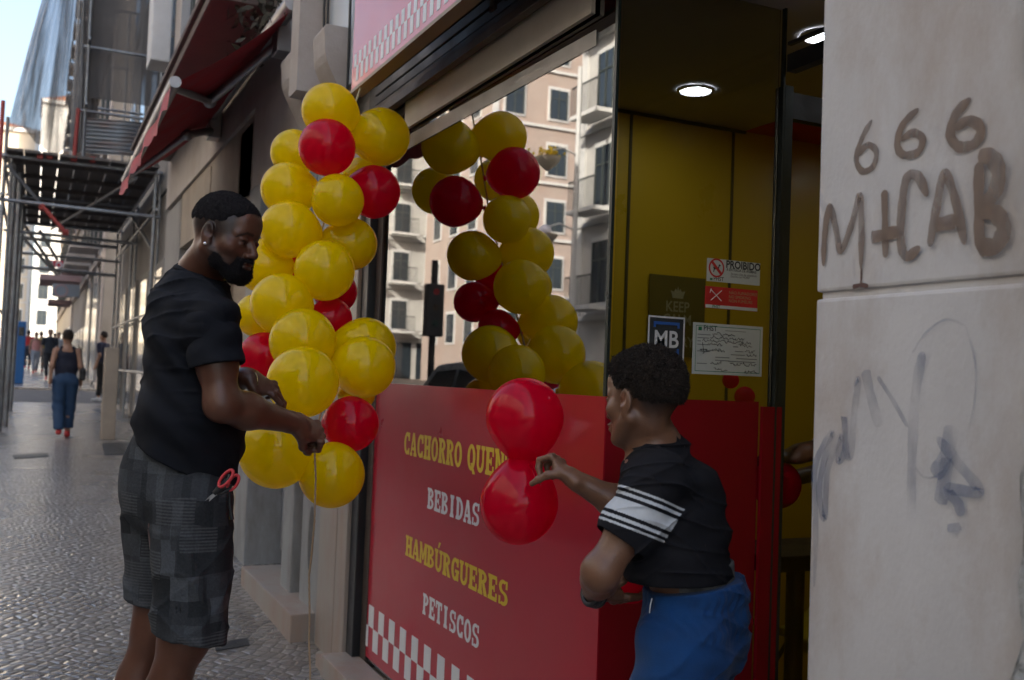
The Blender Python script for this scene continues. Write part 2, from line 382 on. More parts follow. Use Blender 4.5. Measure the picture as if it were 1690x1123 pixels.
M['signred'] = mk('glossy_sign_red', (.66, .14, .16), .40, .05, 1, coat=.35)
M['vwhite'] = mk('white_vinyl', (.72, .74, .76), .4, .03, 4)
M['vyellow'] = mk('yellow_vinyl', (.72, .52, .02), .4, .03, 4)
M['awning'] = mk('dark_red_awning_canvas', (.34, .012, .026), .85, .2, 5, .1, 120)
M['awnval'] = mk('faded_red_canvas', (.50, .10, .11), .8, .25, 12)
M['alu'] = mk('brushed_aluminium', (.42, .42, .43), .4, .1, 10, metal=.7)
M['glass'] = glass_mat('window_glass', 4.6)
M['glass2'] = glass_mat('door_glass', 1.35, (.9, .92, .9))
M['tape'] = alpha_mat('frosted_tape', (.62, .58, .54), .80, .10, 6)
M['white'] = mk('white_paint', (.70, .70, .70), .6, .05, 4, dirt=(.4, .38, .35), dirt_amt=.4)
M['print'] = mk('printed_card', (.60, .66, .66), .5, .02, 4)
M['ink'] = mk('black_ink', (.03, .035, .04), .6, .1, 20)
M['inkred'] = mk('red_print', (.55, .03, .03), .5, .05, 20)
M['inkblue'] = mk('blue_print', (.03, .12, .42), .5, .05, 20)
M['inkgreen'] = mk('green_print', (.02, .22, .10), .5, .05, 20)
M['poster'] = mk('dark_olive_poster', (.15, .11, .015), .4, .05, 20)
M['posterink'] = mk('pale_poster_ink', (.38, .34, .18), .5, .05, 20)
M['net'] = alpha_mat('scaffold_netting', (.33, .32, .31), .74, .20, 3, stretch=(1.5, 1.5, .15))
M['net2'] = alpha_mat('dark_netting', (.12, .11, .105), .88, .10, 2, stretch=(1.5, 1.5, .25))
M['wood'] = mk('scaffold_boards', (.16, .14, .13), .8, .3, 4, .2, 60, stretch=(4, .5, 1))
M['corr'] = mk('corrugated_steel', (.40, .44, .48), .45, .12, 4, metal=.4, dirt=(.33, .13, .05), dirt_amt=.7, ds=2.5, stretch=(1, 1, 3))
M['facade_grey'] = mk('grey_facade', (.27, .25, .23), .85, .15, 1.5, .2, 40, dirt=(.12, .10, .08), dirt_amt=.5, ds=.8)
M['facade_cream'] = mk('cream_facade', (.62, .54, .42), .85, .1, 1, dirt=(.4, .33, .24), dirt_amt=.4, ds=.5)
M['facade_white'] = mk('white_facade', (.52, .51, .48), .85, .08, 1, dirt=(.36, .34, .3), dirt_amt=.4, ds=.6)
M['facade_pink'] = mk('pink_facade', (.42, .345, .30), .85, .06, 1, dirt=(.38, .24, .19), dirt_amt=.4, ds=.6)
M['trim'] = mk('pale_trim', (.62, .62, .60), .8, .06, 2)
M['pane'] = mk('dark_window_pane', (.03, .04, .05), .08, .2, .6, spec=.8)
M['frame_g'] = mk('dark_green_frame', (.05, .06, .055), .6, .2, 3)
M['roof'] = mk('roof_tile', (.32, .14, .08), .9, .2, 3, .3, 20)
M['asphalt'] = mk('asphalt', (.055, .056, .06), .75, .25, 5, .4, 220)
M['kerb'] = mk('kerb_stone', (.30, .29, .28), .7, .15, 6, .2, 60)
M['iron'] = mk('cast_iron_cover', (.045, .047, .05), .42, .25, 20, .4, 120, metal=.4)
M['iron2'] = mk('wrought_iron', (.02, .022, .022), .5, .2, 10)

def cobble():
    m, t, b = new_mat('limestone_cobbles'); N = t.nodes; L = t.links
    tc = N.new("ShaderNodeTexCoord"); mp = N.new("ShaderNodeMapping"); mp.inputs['Rotation'].default_value = (0, 0, R_(40)); mp.inputs['Scale'].default_value = (1, 1.0, 1)
    L.new(tc.outputs['Object'], mp.inputs[0])
    wn = N.new("ShaderNodeTexNoise"); wn.inputs['Scale'].default_value = 1.3; L.new(mp.outputs[0], wn.inputs['Vector'])
    av = N.new("ShaderNodeVectorMath"); av.operation = 'MULTIPLY_ADD'; av.inputs[1].default_value = (.25, .25, 0); L.new(wn.outputs['Color'], av.inputs[0]); L.new(mp.outputs[0], av.inputs[2])
    def vor(feat):
        v = N.new("ShaderNodeTexVoronoi"); v.voronoi_dimensions = '2D'; v.feature = feat; v.inputs['Scale'].default_value = 16.5; v.inputs['Randomness'].default_value = .42
        L.new(av.outputs[0], v.inputs['Vector']); return v
    v1 = vor('F1'); v2 = vor('DISTANCE_TO_EDGE')
    sx = N.new("ShaderNodeSeparateColor"); L.new(v1.outputs['Color'], sx.inputs[0])
    rp = N.new("ShaderNodeValToRGB"); e = rp.color_ramp.elements
    e[0].position = 0; e[0].color = (.17, .148, .13, 1); e[1].position = 1; e[1].color = (.31, .285, .26, 1)
    k = e.new(.5); k.color = (.235, .21, .185, 1); L.new(sx.outputs[0], rp.inputs[0])
    n2 = N.new("ShaderNodeTexNoise"); n2.inputs['Scale'].default_value = .9; n2.inputs['Detail'].default_value = 8; L.new(tc.outputs['Object'], n2.inputs['Vector'])
    r2 = N.new("ShaderNodeMapRange"); r2.inputs['From Min'].default_value = .3; r2.inputs['From Max'].default_value = .7; r2.inputs['To Min'].default_value = .62; r2.inputs['To Max'].default_value = 1.12; L.new(n2.outputs[0], r2.inputs[0])
    m1 = N.new("ShaderNodeMix"); m1.data_type = 'RGBA'; m1.blend_type = 'MULTIPLY'; m1.inputs[0].default_value = 1; L.new(rp.outputs[0], m1.inputs[6]); L.new(r2.outputs[0], m1.inputs[7])
    je = N.new("ShaderNodeMapRange"); je.inputs['From Min'].default_value = .0; je.inputs['From Max'].default_value = .09; je.interpolation_type = 'SMOOTHSTEP'; L.new(v2.outputs['Distance'], je.inputs[0])
    m2 = N.new("ShaderNodeMix"); m2.data_type = 'RGBA'; L.new(je.outputs[0], m2.inputs[0]); m2.inputs[6].default_value = (.10, .088, .075, 1); L.new(m1.outputs[2], m2.inputs[7])
    L.new(m2.outputs[2], b.inputs['Base Color'])
    rr = N.new("ShaderNodeMapRange"); rr.inputs['To Min'].default_value = .95; rr.inputs['To Max'].default_value = .22; L.new(je.outputs[0], rr.inputs[0])
    rn = N.new("ShaderNodeMath"); rn.operation = 'MULTIPLY_ADD'; rn.inputs[1].default_value = .25; L.new(n2.outputs[0], rn.inputs[0]); rn.inputs[2].default_value = -.06
    ra = N.new("ShaderNodeMath"); ra.operation = 'ADD'; L.new(rr.outputs[0], ra.inputs[0]); L.new(rn.outputs[0], ra.inputs[1]); L.new(ra.outputs[0], b.inputs['Roughness'])
    b.inputs['Specular IOR Level'].default_value = .8; b.inputs['Coat Weight'].default_value = .55; b.inputs['Coat Roughness'].default_value = .19; b.inputs['Coat IOR'].default_value = 1.6
    n3 = N.new("ShaderNodeTexNoise"); n3.inputs['Scale'].default_value = 38; n3.inputs['Detail'].default_value = 4; L.new(tc.outputs['Object'], n3.inputs['Vector'])
    dome = N.new("ShaderNodeMapRange"); dome.inputs['From Max'].default_value = .32; dome.interpolation_type = 'SMOOTHERSTEP'; L.new(v2.outputs['Distance'], dome.inputs[0])
    hs = N.new("ShaderNodeMath"); hs.operation = 'MULTIPLY_ADD'; hs.inputs[1].default_value = .35; L.new(n3.outputs[0], hs.inputs[0]); L.new(dome.outputs[0], hs.inputs[2])
    h2 = N.new("ShaderNodeMath"); h2.operation = 'MULTIPLY_ADD'; h2.inputs[1].default_value = .5; L.new(sx.outputs[1], h2.inputs[0]); L.new(hs.outputs[0], h2.inputs[2])
    bp = N.new("ShaderNodeBump"); bp.inputs['Strength'].default_value = .6; bp.inputs['Distance'].default_value = .010
    L.new(h2.outputs[0], bp.inputs['Height']); L.new(bp.outputs[0], b.inputs['Normal']); L.new(bp.outputs[0], b.inputs['Coat Normal']); return m
M['cobble'] = cobble()

# ============================================================ ground (slopes gently up the street)
def sheet(name, x0, x1, y0, y1, dz, mat, kind='structure', thick=0.0):
    m = MB(); ys = np.linspace(y0, y1, 9)
    if thick:
        for a, b in zip(ys[:-1], ys[1:]):
            m.poly([(x0, a, gz(a)+dz-thick), (x1, a, gz(a)+dz-thick), (x1, b, gz(b)+dz-thick), (x0, b, gz(b)+dz-thick), (x0, a, gz(a)+dz), (x1, a, gz(a)+dz), (x1, b, gz(b)+dz), (x0, b, gz(b)+dz)],
                   [(4, 5, 6, 7), (0, 3, 2, 1), (0, 4, 7, 3), (1, 2, 6, 5)])
        m.poly([(x0, y0, gz(y0)+dz-thick), (x1, y0, gz(y0)+dz-thick), (x1, y0, gz(y0)+dz), (x0, y0, gz(y0)+dz)], [(0, 1, 2, 3)])
        m.poly([(x0, y1, gz(y1)+dz-thick), (x1, y1, gz(y1)+dz-thick), (x1, y1, gz(y1)+dz), (x0, y1, gz(y1)+dz)], [(0, 1, 2, 3)])
    else:
        for a, b in zip(ys[:-1], ys[1:]): m.quad((x0, a, gz(a)+dz), (x1, a, gz(a)+dz), (x1, b, gz(b)+dz), (x0, b, gz(b)+dz))
    return m.build(name, mat, kind=kind, origin=np.zeros(3))
sheet('ground', -200, 200, -200, 400, -.16, mk('earth', (.2, .17, .14), .9))
sheet('road', -11.6, -1.12, -40, 148, -.135, M['asphalt'])
sheet('crossing_road', -1.12, 30, 25.2, 31.4, -.02, M['asphalt'])
sheet('pavement', -1.0, 1.9, -14, 24.9, 0, M['cobble'], thick=.155)
sheet('pavement_far', -1.0, 1.9, 31.6, 148, .02, M['cobble'], thick=.155)
sheet('kerb', -1.12, -1.0, -14, 24.9, .004, M['kerb'], thick=.155)
sheet('kerb_far', -1.12, -1.0, 31.6, 112, .024, M['kerb'], thick=.155)
sheet('opposite_pavement', -14.5, -11.6, -40, 48, 0, M['cobble'], thick=.155)
m = MB()
for i in range(-2, 14): m.quad((-6.4, i*4, gz(i*4)-.129), (-6.28, i*4, gz(i*4)-.129), (-6.28, i*4+2, gz(i*4+2)-.129), (-6.4, i*4+2, gz(i*4+2)-.129))
m.build('lane_marking', M['white'], kind='structure', origin=np.zeros(3))
def cover(pts, label):
    c = np.mean(pts, 0); m = MB(); top = [np.array((p[0], p[1], gz(p[1])+.006)) for p in pts]
    m.prism([p-np.array((0, 0, .03)) for p in top], (0, 0, .03))
    o = m.build('utility_cover', M['iron'], label=label, cat='utility cover', group='utility covers in the pavement')
    return o
def gp(px, py):
    r = ray(px, py); t = -CAM[2]/(r[2]-SL*r[1]); return CAM+r*t
cover([gp(352, 1063), gp(408, 1055), gp(412, 1066), gp(356, 1076)], 'small dark iron cover set in the cobbles in front of the man\'s knee')
cover([gp(20, 752), gp(78, 748), gp(80, 754), gp(24, 758)], 'far dark drain strip across the pavement behind the walking woman')
cover([gp(168, 733), gp(214, 731), gp(218, 750), gp(172, 752)], 'pale worn iron cover beside the scaffold poles at the wall')

# ============================================================ corner building with the snack shop (ours)
B = empty('shop_building', 'pale stone building with the red and yellow snack shop window and open door', 'building', (1.25, 3, 0))
WT = 2.62      # height of the window head
m = MB()
for z0, z1 in ((-.1, .55), (.56, 1.628), (1.64, 3.6)): m.box((1.25, .90, z0), (1.75, 1.362, z1), .006)
m.box((1.256, .94, .4), (1.74, 1.352, 1.7))
pil = m.build('pillar', M['pillar'], B)
# rough plaster wall beyond the pillar: displaced sheet with an uneven edge
m = MB(); nx, nz = 70, 150
ys = np.linspace(.965, -9, nx)**1; ys = .925-(np.linspace(0, 1, nx)**2.2)*10
zs = np.linspace(-.2, 5.2, nz); vs = []
rr = rng.normal(size=(nz, nx)); 
for _ in range(2): rr = (rr+np.roll(rr, 1, 0)+np.roll(rr, -1, 0)+np.roll(rr, 1, 1)+np.roll(rr, -1, 1))/5
for j, z in enumerate(zs):
    e = .012*math.sin(z*7)+.008*math.sin(z*19+1)+.006*math.sin(z*43)
    for i, y in enumerate(ys): vs.append((1.228+.012*rr[j, i]-(0 if i else -.010), y+e*(1-i/nx), z))
m.poly(vs, [(j*nx+i, j*nx+i+1, (j+1)*nx+i+1, (j+1)*nx+i) for j in range(nz-1) for i in range(nx-1)], True)
m.build('plaster_wall', M['plaster'], B)
m = MB(); m.box((1.262, -30, -.3), (12, .925, 22)); m.box((1.30, .925, 3.61), (12, 4.96, 22)); m.box((6.3, .93, -.3), (12, 4.95, 3.6)); m.box((1.42, 4.62, -.3), (6.3, 4.955, 3.6)); m.box((1.76, .925, 2.72), (6.3, 1.36, 3.6))
m.box((1.96, 1.365, 2.64), (6.3, 4.6, 3.6))
m.build('wall', M['stone2'], B)
# interior shell
m = MB(); m.box((1.253, 1.36, -.1), (2.0, 4.6, .155)); m.build('entrance_step', M['tan'], B)
m = MB(); m.box((2.001, -1, -.1), (6.3, 4.6, .16)); m.build('shop_floor', M['floor_in'], B)
m = MB(); m.box((1.42, 1.363, 2.60), (2.78, 4.6, 2.63)); m.build('shop_ceiling', M['ceil'], B)
m = MB(); m.box((2.781, 1.363, 2.597), (6.2, 3.5, 2.628)); m.build('red_ceiling_panel', mk('red_ceiling_paint', (.62, .015, .03), .6), B)
yw = MB(); yw.box((1.75, 3.50, .16), (6.2, 3.56, 2.60)); yw.box((6.2, 1.363, .16), (6.26, 3.56, 2.6)); yw.box((1.99, 1.365, .16), (6.2, 1.40, 2.6))
wl = yw.build('shop_wall', M['yellow_in'], B)
sm = MB()
for px in (1035, 1205): x = ony(px, 400, 3.5)[0]; sm.box((x-.006, 3.494, .16), (x+.006, 3.501, 2.597))
sm.box((1.75, 3.49, 2.585), (2.78, 3.5005, 2.5975)); sm.build('seam', M['seam'], wl)
m = MB(); m.box((1.72, 3.50, .2), (1.745, 4.6, 2.6)); m.box((1.43, 4.585, .2), (1.72, 4.61, 2.6)); m.build('display_panel', mk('grey_brown_panel', (.20, .155, .12), .6, .1, 2), B)
# inner stone jamb seen through the glass
ya, yb = onx(657, 300, 1.47)[1], onx(689, 300, 1.47)[1]
m = MB(); m.box((1.455, yb, .2), (1.62, ya, 1.655)); m.box((1.455, yb, 1.665), (1.62, ya, 2.6)); m.build('inner_jamb', M['tan'], B)

# --- shop window (part) with its sub-parts
wf = MB()
wf.box((1.395, 2.33, 2.60), (1.43, 4.36, 2.635)); wf.box((1.392, 4.298, .16), (1.45, 4.372, 2.6))
win = wf.build('shop_window', M['darkbrown'], B)
m = MB(); m.box((1.396, 2.3175, 1.429), (1.4055, 2.3305, 2.6)); m.build('corner_seal', mk('dark_green_seal', (.02, .03, .028), .3), win)
m = MB(); m.box((1.400, 2.331, .2), (1.404, 4.297, 2.6)); m.build('glass_pane', M['glass'], win)
m = MB(); m.box((1.3945, 2.3125, .215), (1.3985, 4.295, 1.428)); panel = m.build('red_panel', M['vinyl'], win)
m = MB()
for i in range(30):
    y1 = 4.268-.069*2*i-0; 
    if y1-.069 < 2.34: break
    m.box((1.3925, y1-.069, .355), (1.3944, y1, .448)); m.box((1.3925, y1-.138 if i > 0 or True else 0, .262), (1.3944, y1-.069, .355-.0005))
m.box((1.3925, 4.268, .262), (1.3944, 4.294, .3545))
m.build('checker_band', M['vwhite'], win)
m = MB(); m.poly([(1.396, 2.432, 2.424), (1.396, 2.435, 2.470), (1.396, 3.99, 2.493), (1.396, 4.05, 2.433)], [(0, 1, 2, 3)]); m.build('frosted_strip', M['tape'], win)
m = MB(); m.box((1.378, 2.437, 2.515), (1.392, 4.02, 2.634)); m.build('pelmet_board', M['cream'], win)

# chunky slab letters
class Gl:
    def __init__(s, m, x, y0, z0, hgt, wid): s.m, s.x, s.y0, s.z0, s.h, s.w = m, x, y0, z0, hgt, wid; s.n = 0
    def p(s, pts):
        xx = s.x-.0012-.00006*s.n; s.n += 1
        s.m.poly([(xx, s.y0-a*s.w, s.z0+b*s.h) for a, b in pts], [tuple(range(len(pts)))])
    def R(s, a, b, c, d): s.p([(a, b), (c, b), (c, d), (a, d)])
    def stem(s, c, y0=0, y1=1, t=.30, f=.09, sh=.2):
        t *= 1.12
        s.p([(c-t/2-f, y0), (c+t/2+f, y0), (c+t/2+f, y0+sh*.55), (c+t/2, y0+sh), (c+t/2, y1-sh), (c+t/2+f, y1-sh*.55), (c+t/2+f, y1), (c-t/2-f, y1), (c-t/2-f, y1-sh*.55), (c-t/2, y1-sh), (c-t/2, y0+sh), (c-t/2-f, y0+sh*.55)])
    def arc(s, cx, cy, rx, ry, a0, a1, tx, tz, n=14):
        for i in range(n):
            q = []
            for k, o in ((i, 1), (i+1, 1), (i+1, 0), (i, 0)):
                a = R_(a0+(a1-a0)*k/n); ex = rx-(0 if o else tx); ez = ry-(0 if o else tz); q.append((cx+ex*math.cos(a), cy+ez*math.sin(a)))
            s.p(q); s.n -= 1
        s.n += 1
    def draw(s, ch):
        S = s.stem; A = s.arc; Rr = s.R
        if ch == 'C': A(.52, .5, .46, .5, 48, 312, .28, .17); Rr(.70, .62, .93, .98); Rr(.70, .03, .90, .30)
        elif ch == 'G': A(.50, .5, .44, .5, 48, 330, .28, .17); Rr(.68, .62, .90, .98); Rr(.52, .36, .98, .50); Rr(.66, .03, .92, .40)
        elif ch == 'O': A(.5, .5, .46, .5, 0, 360, .28, .16, 20)
        elif ch == 'Q': A(.5, .5, .46, .5, 0, 360, .28, .16, 20); s.p([(.45, .28), (.62, .30), (.98, -.10), (.68, -.12)])
        elif ch == 'I': S(.5)
        elif ch == 'H': S(.24, t=.26); S(.76, t=.26); Rr(.3, .42, .7, .58)
        elif ch == 'N': S(.20, t=.2); S(.80, t=.2); s.p([(.12, 1), (.36, 1), (.88, 0), (.64, 0)])
        elif ch == 'M': S(.16, t=.18, f=.05); S(.84, t=.24, f=.05); s.p([(.08, 1), (.30, 1), (.56, .2), (.42, .2)]); s.p([(.92, 1), (.70, 1), (.42, .2), (.56, .2)])
        elif ch == 'U' or ch == 'V':
            s.p([(.0, 1), (.44, 1), (.44, .88), (.36, .82), (.36, .35), (.10, .35), (.10, .82), (.0, .88)]); s.p([(.58, 1), (1.0, 1), (1, .88), (.90, .82), (.90, .35), (.70, .35), (.70, .82), (.58, .88)])
            A(.5, .36, .40, .36, 180, 360, .25, .17)
        elif ch == 'A': s.p([(.0, 0), (.34, 0), (.34, .12), (.26, .16), (.56, 1), (.36, 1), (.08, .14), (.0, .12)]); s.p([(.54, 0), (1.0, 0), (1, .12), (.92, .16), (.64, 1), (.34, 1), (.62, .16), (.54, .12)]); Rr(.24, .25, .7, .38)
        elif ch == 'E': S(.28, t=.28); Rr(.2, .84, .90, 1); Rr(.2, .0, .92, .16); Rr(.3, .43, .7, .57); Rr(.76, .68, .92, .9); Rr(.78, .1, .94, .33); Rr(.60, .36, .72, .64)
        elif ch == 'T': S(.5, t=.28); Rr(.03, .84, .97, 1); Rr(.03, .66, .18, .9); Rr(.82, .66, .97, .9)
        elif ch == 'P': S(.28, t=.28); A(.42, .72, .50, .28, -90, 90, .28, .13)
        elif ch == 'B': S(.26, t=.28); A(.42, .75, .46, .25, -90, 90, .28, .12); A(.42, .27, .52, .27, -90, 90, .28, .13)
        elif ch == 'D': S(.26, t=.28); A(.36, .5, .58, .5, -90, 90, .28, .15)
        elif ch == 'R': S(.26, t=.28); A(.40, .73, .50, .27, -90, 90, .28, .13); s.p([(.42, .50), (.70, .50), (1.0, .0), (.66, .0)])
        elif ch == 'S':
            A(.5, .72, .42, .28, 50, 270, .26, .14); A(.5, .28, .44, .28, -130, 90, .28, .14); Rr(.72, .66, .90, .98); Rr(.08, .02, .26, .34)
def slab_text(name, txt, yL, yR, z0, h, mat, parent, x=1.3952, accent=None):
    m = MB(); sp = .55; units = sum(sp if c == ' ' else 1.0 for c in txt)
    pitch = (yL-yR)/units; y = yL
    for i, c in enumerate(txt):
        if c == ' ': y -= pitch*sp; continue
        g = Gl(m, x, y-pitch*.015, z0, h, pitch*.98); g.draw(c)
        if accent == i: g.p([(.38, 1.08), (.54, 1.08), (.74, 1.34), (.48, 1.34)])
        y -= pitch
    return m.build(name, mat, parent)
slab_text('lettering', 'CACHORRO QUENTE', 3.905, 2.775, 1.142, .093, M['vyellow'], win)
slab_text('lettering', 'BEBIDAS', 3.612, 3.11, .958, .080, M['vwhite'], win)
slab_text('lettering', 'HAMBURGUERES', 3.835, 2.865, .740, .082, M['vyellow'], win, accent=4)
slab_text('lettering', 'PETISCOS', 3.618, 3.075, .555, .080, M['vwhite'], win)

# side pane beside the entrance, post and open door
m = MB(); m.box((1.973, 2.30, .16), (2.003, 2.345, 2.37)); m.box((1.963, 2.298, .16), (1.970, 2.312, 2.62))
sp_ = m.build('side_window', mk('dark_green_post', (.05, .06, .055), .35, .2, 5, metal=.4), B)
m = MB(); m.box((1.414, 2.318, .16), (1.962, 2.323, 2.6)); m.build('glass_pane', M['glass2'], sp_)
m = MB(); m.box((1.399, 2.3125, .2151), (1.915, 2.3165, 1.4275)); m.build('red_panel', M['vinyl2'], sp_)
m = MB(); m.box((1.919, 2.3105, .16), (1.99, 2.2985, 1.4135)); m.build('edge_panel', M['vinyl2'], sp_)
dr = MB(); dr.box((1.975, 1.366, 2.41), (2.01, 2.30, 2.462)); dr.box((1.975, 1.366, 2.49), (1.99, 2.30, 2.50)); 
door = dr.build('door_header', M['dark'], B)
m = MB(); m.box((2.005, 2.346, 2.29), (2.83, 2.38, 2.37)); m.box((2.79, 2.346, .25), (2.83, 2.38, 2.29)); m.box((2.005, 2.346, .17), (2.83, 2.38, .25))
dl = m.build('door', M['dark'], B); m = MB(); m.box((2.005, 2.362, .25), (2.79, 2.366, 2.29)); m.build('glass_pane', M['glass2'], dl)
m = MB(); m.tube([(2.72, 2.33, .9), (2.72, 2.33, 1.3)], .012); m.build('handle', M['alu'], dl)
# downlights, with unseen ones added deeper in the shop
def downlight(x, y):
    m = MB(); n = 28; 
    ring = [(x+.072*math.cos(2*math.pi*i/n), y+.072*math.sin(2*math.pi*i/n), 2.592) for i in range(n)]; inn = [(x+.060*math.cos(2*math.pi*i/n), y+.060*math.sin(2*math.pi*i/n), 2.589) for i in range(n)]
    m.poly(ring+inn, [(i, (i+1) % n, n+(i+1) % n, n+i) for i in range(n)], True); up = [(a, b, 2.5985) for a, b, c in ring]
    m.poly(ring+up, [(i, (i+1) % n, n+(i+1) % n, n+i) for i in range(n)], True)
    o = m.build('downlight', M['alu'], B)
    m = MB(); m.poly([(a, b, 2.5945) for a, b, c in inn], [tuple(range(n))]); m.build('diffuser', DL, o)
DL = new_mat('lit_downlight'); DLm, t_, b_ = DL; DL = DLm
vn = t_.nodes.new("ShaderNodeTexVoronoi"); vn.inputs['Scale'].default_value = 40; tcn = t_.nodes.new("ShaderNodeTexCoord"); t_.links.new(tcn.outputs['Object'], vn.inputs[0])
mrn = t_.nodes.new("ShaderNodeMapRange"); mrn.inputs['To Min'].default_value = 18; mrn.inputs['To Max'].default_value = .5; mrn.inputs['From Max'].default_value = .7; t_.links.new(vn.outputs[0], mrn.inputs[0]); t_.links.new(mrn.outputs[0], b_.inputs['Emission Strength'])
b_.inputs['Emission Color'].default_value = (.85, .92, 1, 1)
q = onz(1148, 150, 2.594); downlight(q[0], q[1])
q = onz(1350, 58, 2.594); downlight(q[0]+.02, q[1]); 
q = onz(1375, 72, 2.594); downlight(q[0]+.3, q[1]+.1)

for (x_, y_) in ((3.6, 2.9), (4.8, 2.2), (5.4, 3.0), (2.6, 1.9)): downlight(x_, y_)  # extra ceiling lamps out of view, added to brighten the interior
# shutter box, guide rail, pilaster left of the window
m = MB(); m.box((1.36, 2.2, 2.645), (1.395, 4.47, 2.70), .004); m.box((1.33, 2.2, 2.62), (1.36, 4.45, 2.652), .003); m.box((1.30, 1.37, 2.75), (1.315, 4.47, 2.765)); 
for y in (2.75, 2.80, 2.9, 3.0, 3.02): m.box((1.325, y, 2.70), (1.335, y+.022, 2.75+.03*(y > 2.9)))
sh = m.build('shutter_rail', M['darkbrown'], B)
m = MB()
for i in range(9): a = i*.045; m.box((1.38-.004*i, 1.37, 2.72+a), (1.395, 4.46, 2.76+a), .004)
m.box((1.395, 1.37, 2.70), (1.42, 4.6, 3.61)); m.tube([(1.30, 1.4, 3.25), (1.30, 4.4, 3.25)], .085, 14)
m.build('roller_shutter', M['dark'], B)
m = MB(); m.box((1.355, 4.372, .15), (1.41, 4.47, 2.68), .004); m.build('guide_rail', M['black'], B)
m = MB(); m.box((1.338, 4.472, .0), (1.62, 4.64, 1.2), .006); m.box((1.338, 4.645, .0), (1.62, 4.95, 1.2), .006); m.box((1.338, 4.472, 1.21), (1.62, 4.95, 2.64), .006); m.build('pilaster', M['tan'], B)
m = MB(); m.box((1.24, 1.366, -.1), (1.393, 4.47, .192), .006); m.build('window_sill', M['tan'], B)

# pink-red signboard hung above the window
sg = empty('shop_signboard', 'glossy pinkish red signboard with a white checkered lower edge above the shop window', 'signboard', (1.15, 2.6, 2.64))
m = MB(); m.box((1.15, 1.40, 2.655), (1.19, 4.065, 3.58), .003); m.build('board', M['signred'], sg)
m = MB(); m.box((1.145, 1.39, 2.640), (1.20, 4.075, 2.654)); m.build('lower_rim', mk('rim_brown', (.28, .19, .12), .5), sg)
m = MB()
for i in range(40):
    y = 4.03-.066*i
    if y < 1.45: break
    m.box((1.1485, y-.033, 2.745), (1.1498, y, 2.80)); m.box((1.1485, y-.066, 2.68), (1.1498, y-.033, 2.7449))
m.build('checker_band', M['vwhite'], sg)

# ============================================================ neighbour building with awning and doors
N1 = empty('stone_building', 'weathered grey and beige stone building with recessed doors and a red awning', 'building', (1.34, 8, 0))
FX = 1.34
def Y(px, py=900, X=FX): return onx(px, py, X)[1]
m = MB(); m.box((1.62, 4.96, -.2), (12, 12.6, 22)); m.box((1.345, 6.9, 3.35), (1.62, 12.6, 22)); m.box((FX, 4.96, 2.75), (1.62, 7.2, 22))
m.build('wall', M['stone'], N1)
segs = []   # (y0,y1,X front, material, z0, z1)
def jamb(px0, px1, X, z1, mat, name='jamb', ref=900, b=.008):
    a, c = sorted((onx(px0, ref, X)[1], onx(px1, ref, X)[1])); mm = MB(); mm.box((X, a, -.05), (1.63, c, z1), b); return mm.build(name, mat, N1)
MJ = mk('bluish_grey_jamb', (.29, .30, .305), .6, .18, 3, .2, 60, dirt=(.12, .095, .075), dirt_amt=.75, ds=2.6, stretch=(1, 1, .4))
MJ2 = mk('brown_grey_jamb', (.22, .17, .14), .7, .15, 3, .15, 60)
y_ = 4.96
def run(y0, y1, X, mat, z0=-.05, z1=2.75, name='jamb'):
    mm = MB(); mm.box((X, y0+.002, z0), (1.63, y1-.002, z1), .008); return mm.build(name, mat, N1)
jm = run(4.96, 5.34, 1.345, MJ)
c = np.array((1.342, 5.12, .62)); mm = MB(); n = 24
mm.poly([(1.3425, 5.13+.055*math.cos(2*math.pi*i/n), .60+.17*math.sin(2*math.pi*i/n)) for i in range(n)], [tuple(range(n))]); mm.build('oval_slot', M['black'], jm)
run(5.34, 5.48, 1.40, MJ2); run(5.48, 5.72, 1.33, MJ)
def door_bay(y0, y1, mat, X=1.58, z0=.3, glass=False):
    mm = MB(); w_ = y1-y0
    mm.box((X, y0, z0), (X+.035, y1, 2.75)); 
    for k in range(2):
        a = y0+w_*(.04+.48*k); b = y0+w_*(.48+.48*k)
        for (c0, c1) in ((z0+.12, 1.1), (1.2, 2.6)): mm.box((X-.015, a+.04, c0), (X+.001, b-.04, c1), .006)
    d = mm.build('door', mat, N1)
    mm = MB(); mm.tube([(X-.05, y0+w_*.52, 1.15), (X-.05, y0+w_*.52, 1.35)], .01); mm.tube([(X-.05, y0+w_*.52, 1.15), (X, y0+w_*.52, 1.15)], .008); mm.build('handle', M['alu'], d)
door_bay(5.725, 6.85, M['greymetal'], z0=.25)
run(6.85, 7.25, 1.34, MJ); run(7.25, 7.38, 1.42, MJ2)
run(7.38, 7.9, 1.37, M['beige'], z1=3.3); door_bay(7.9, 9.3, mk('brown_door', (.16, .12, .09), .5)); run(9.3, 9.7, 1.36, M['beige'], z1=3.3)
door_bay(9.7, 11.3, M['greymetal']); run(11.3, 12.6, 1.36, M['stone2'], z1=3.3)
mm = MB(); mm.box((1.37, 7.2, 2.75), (1.62, 11.3, 3.345)); mm.build('fascia', M['beige'], N1)
mm = MB(); mm.box((1.222, 4.99, -.1), (1.58, 6.3, .25), .008); mm.build('doorstep', M['tan'], N1)
mm = MB(); mm.box((1.27, 7.9, -.1), (1.58, 11.3, .31), .01); mm.build('doorstep', M['tan'], N1)
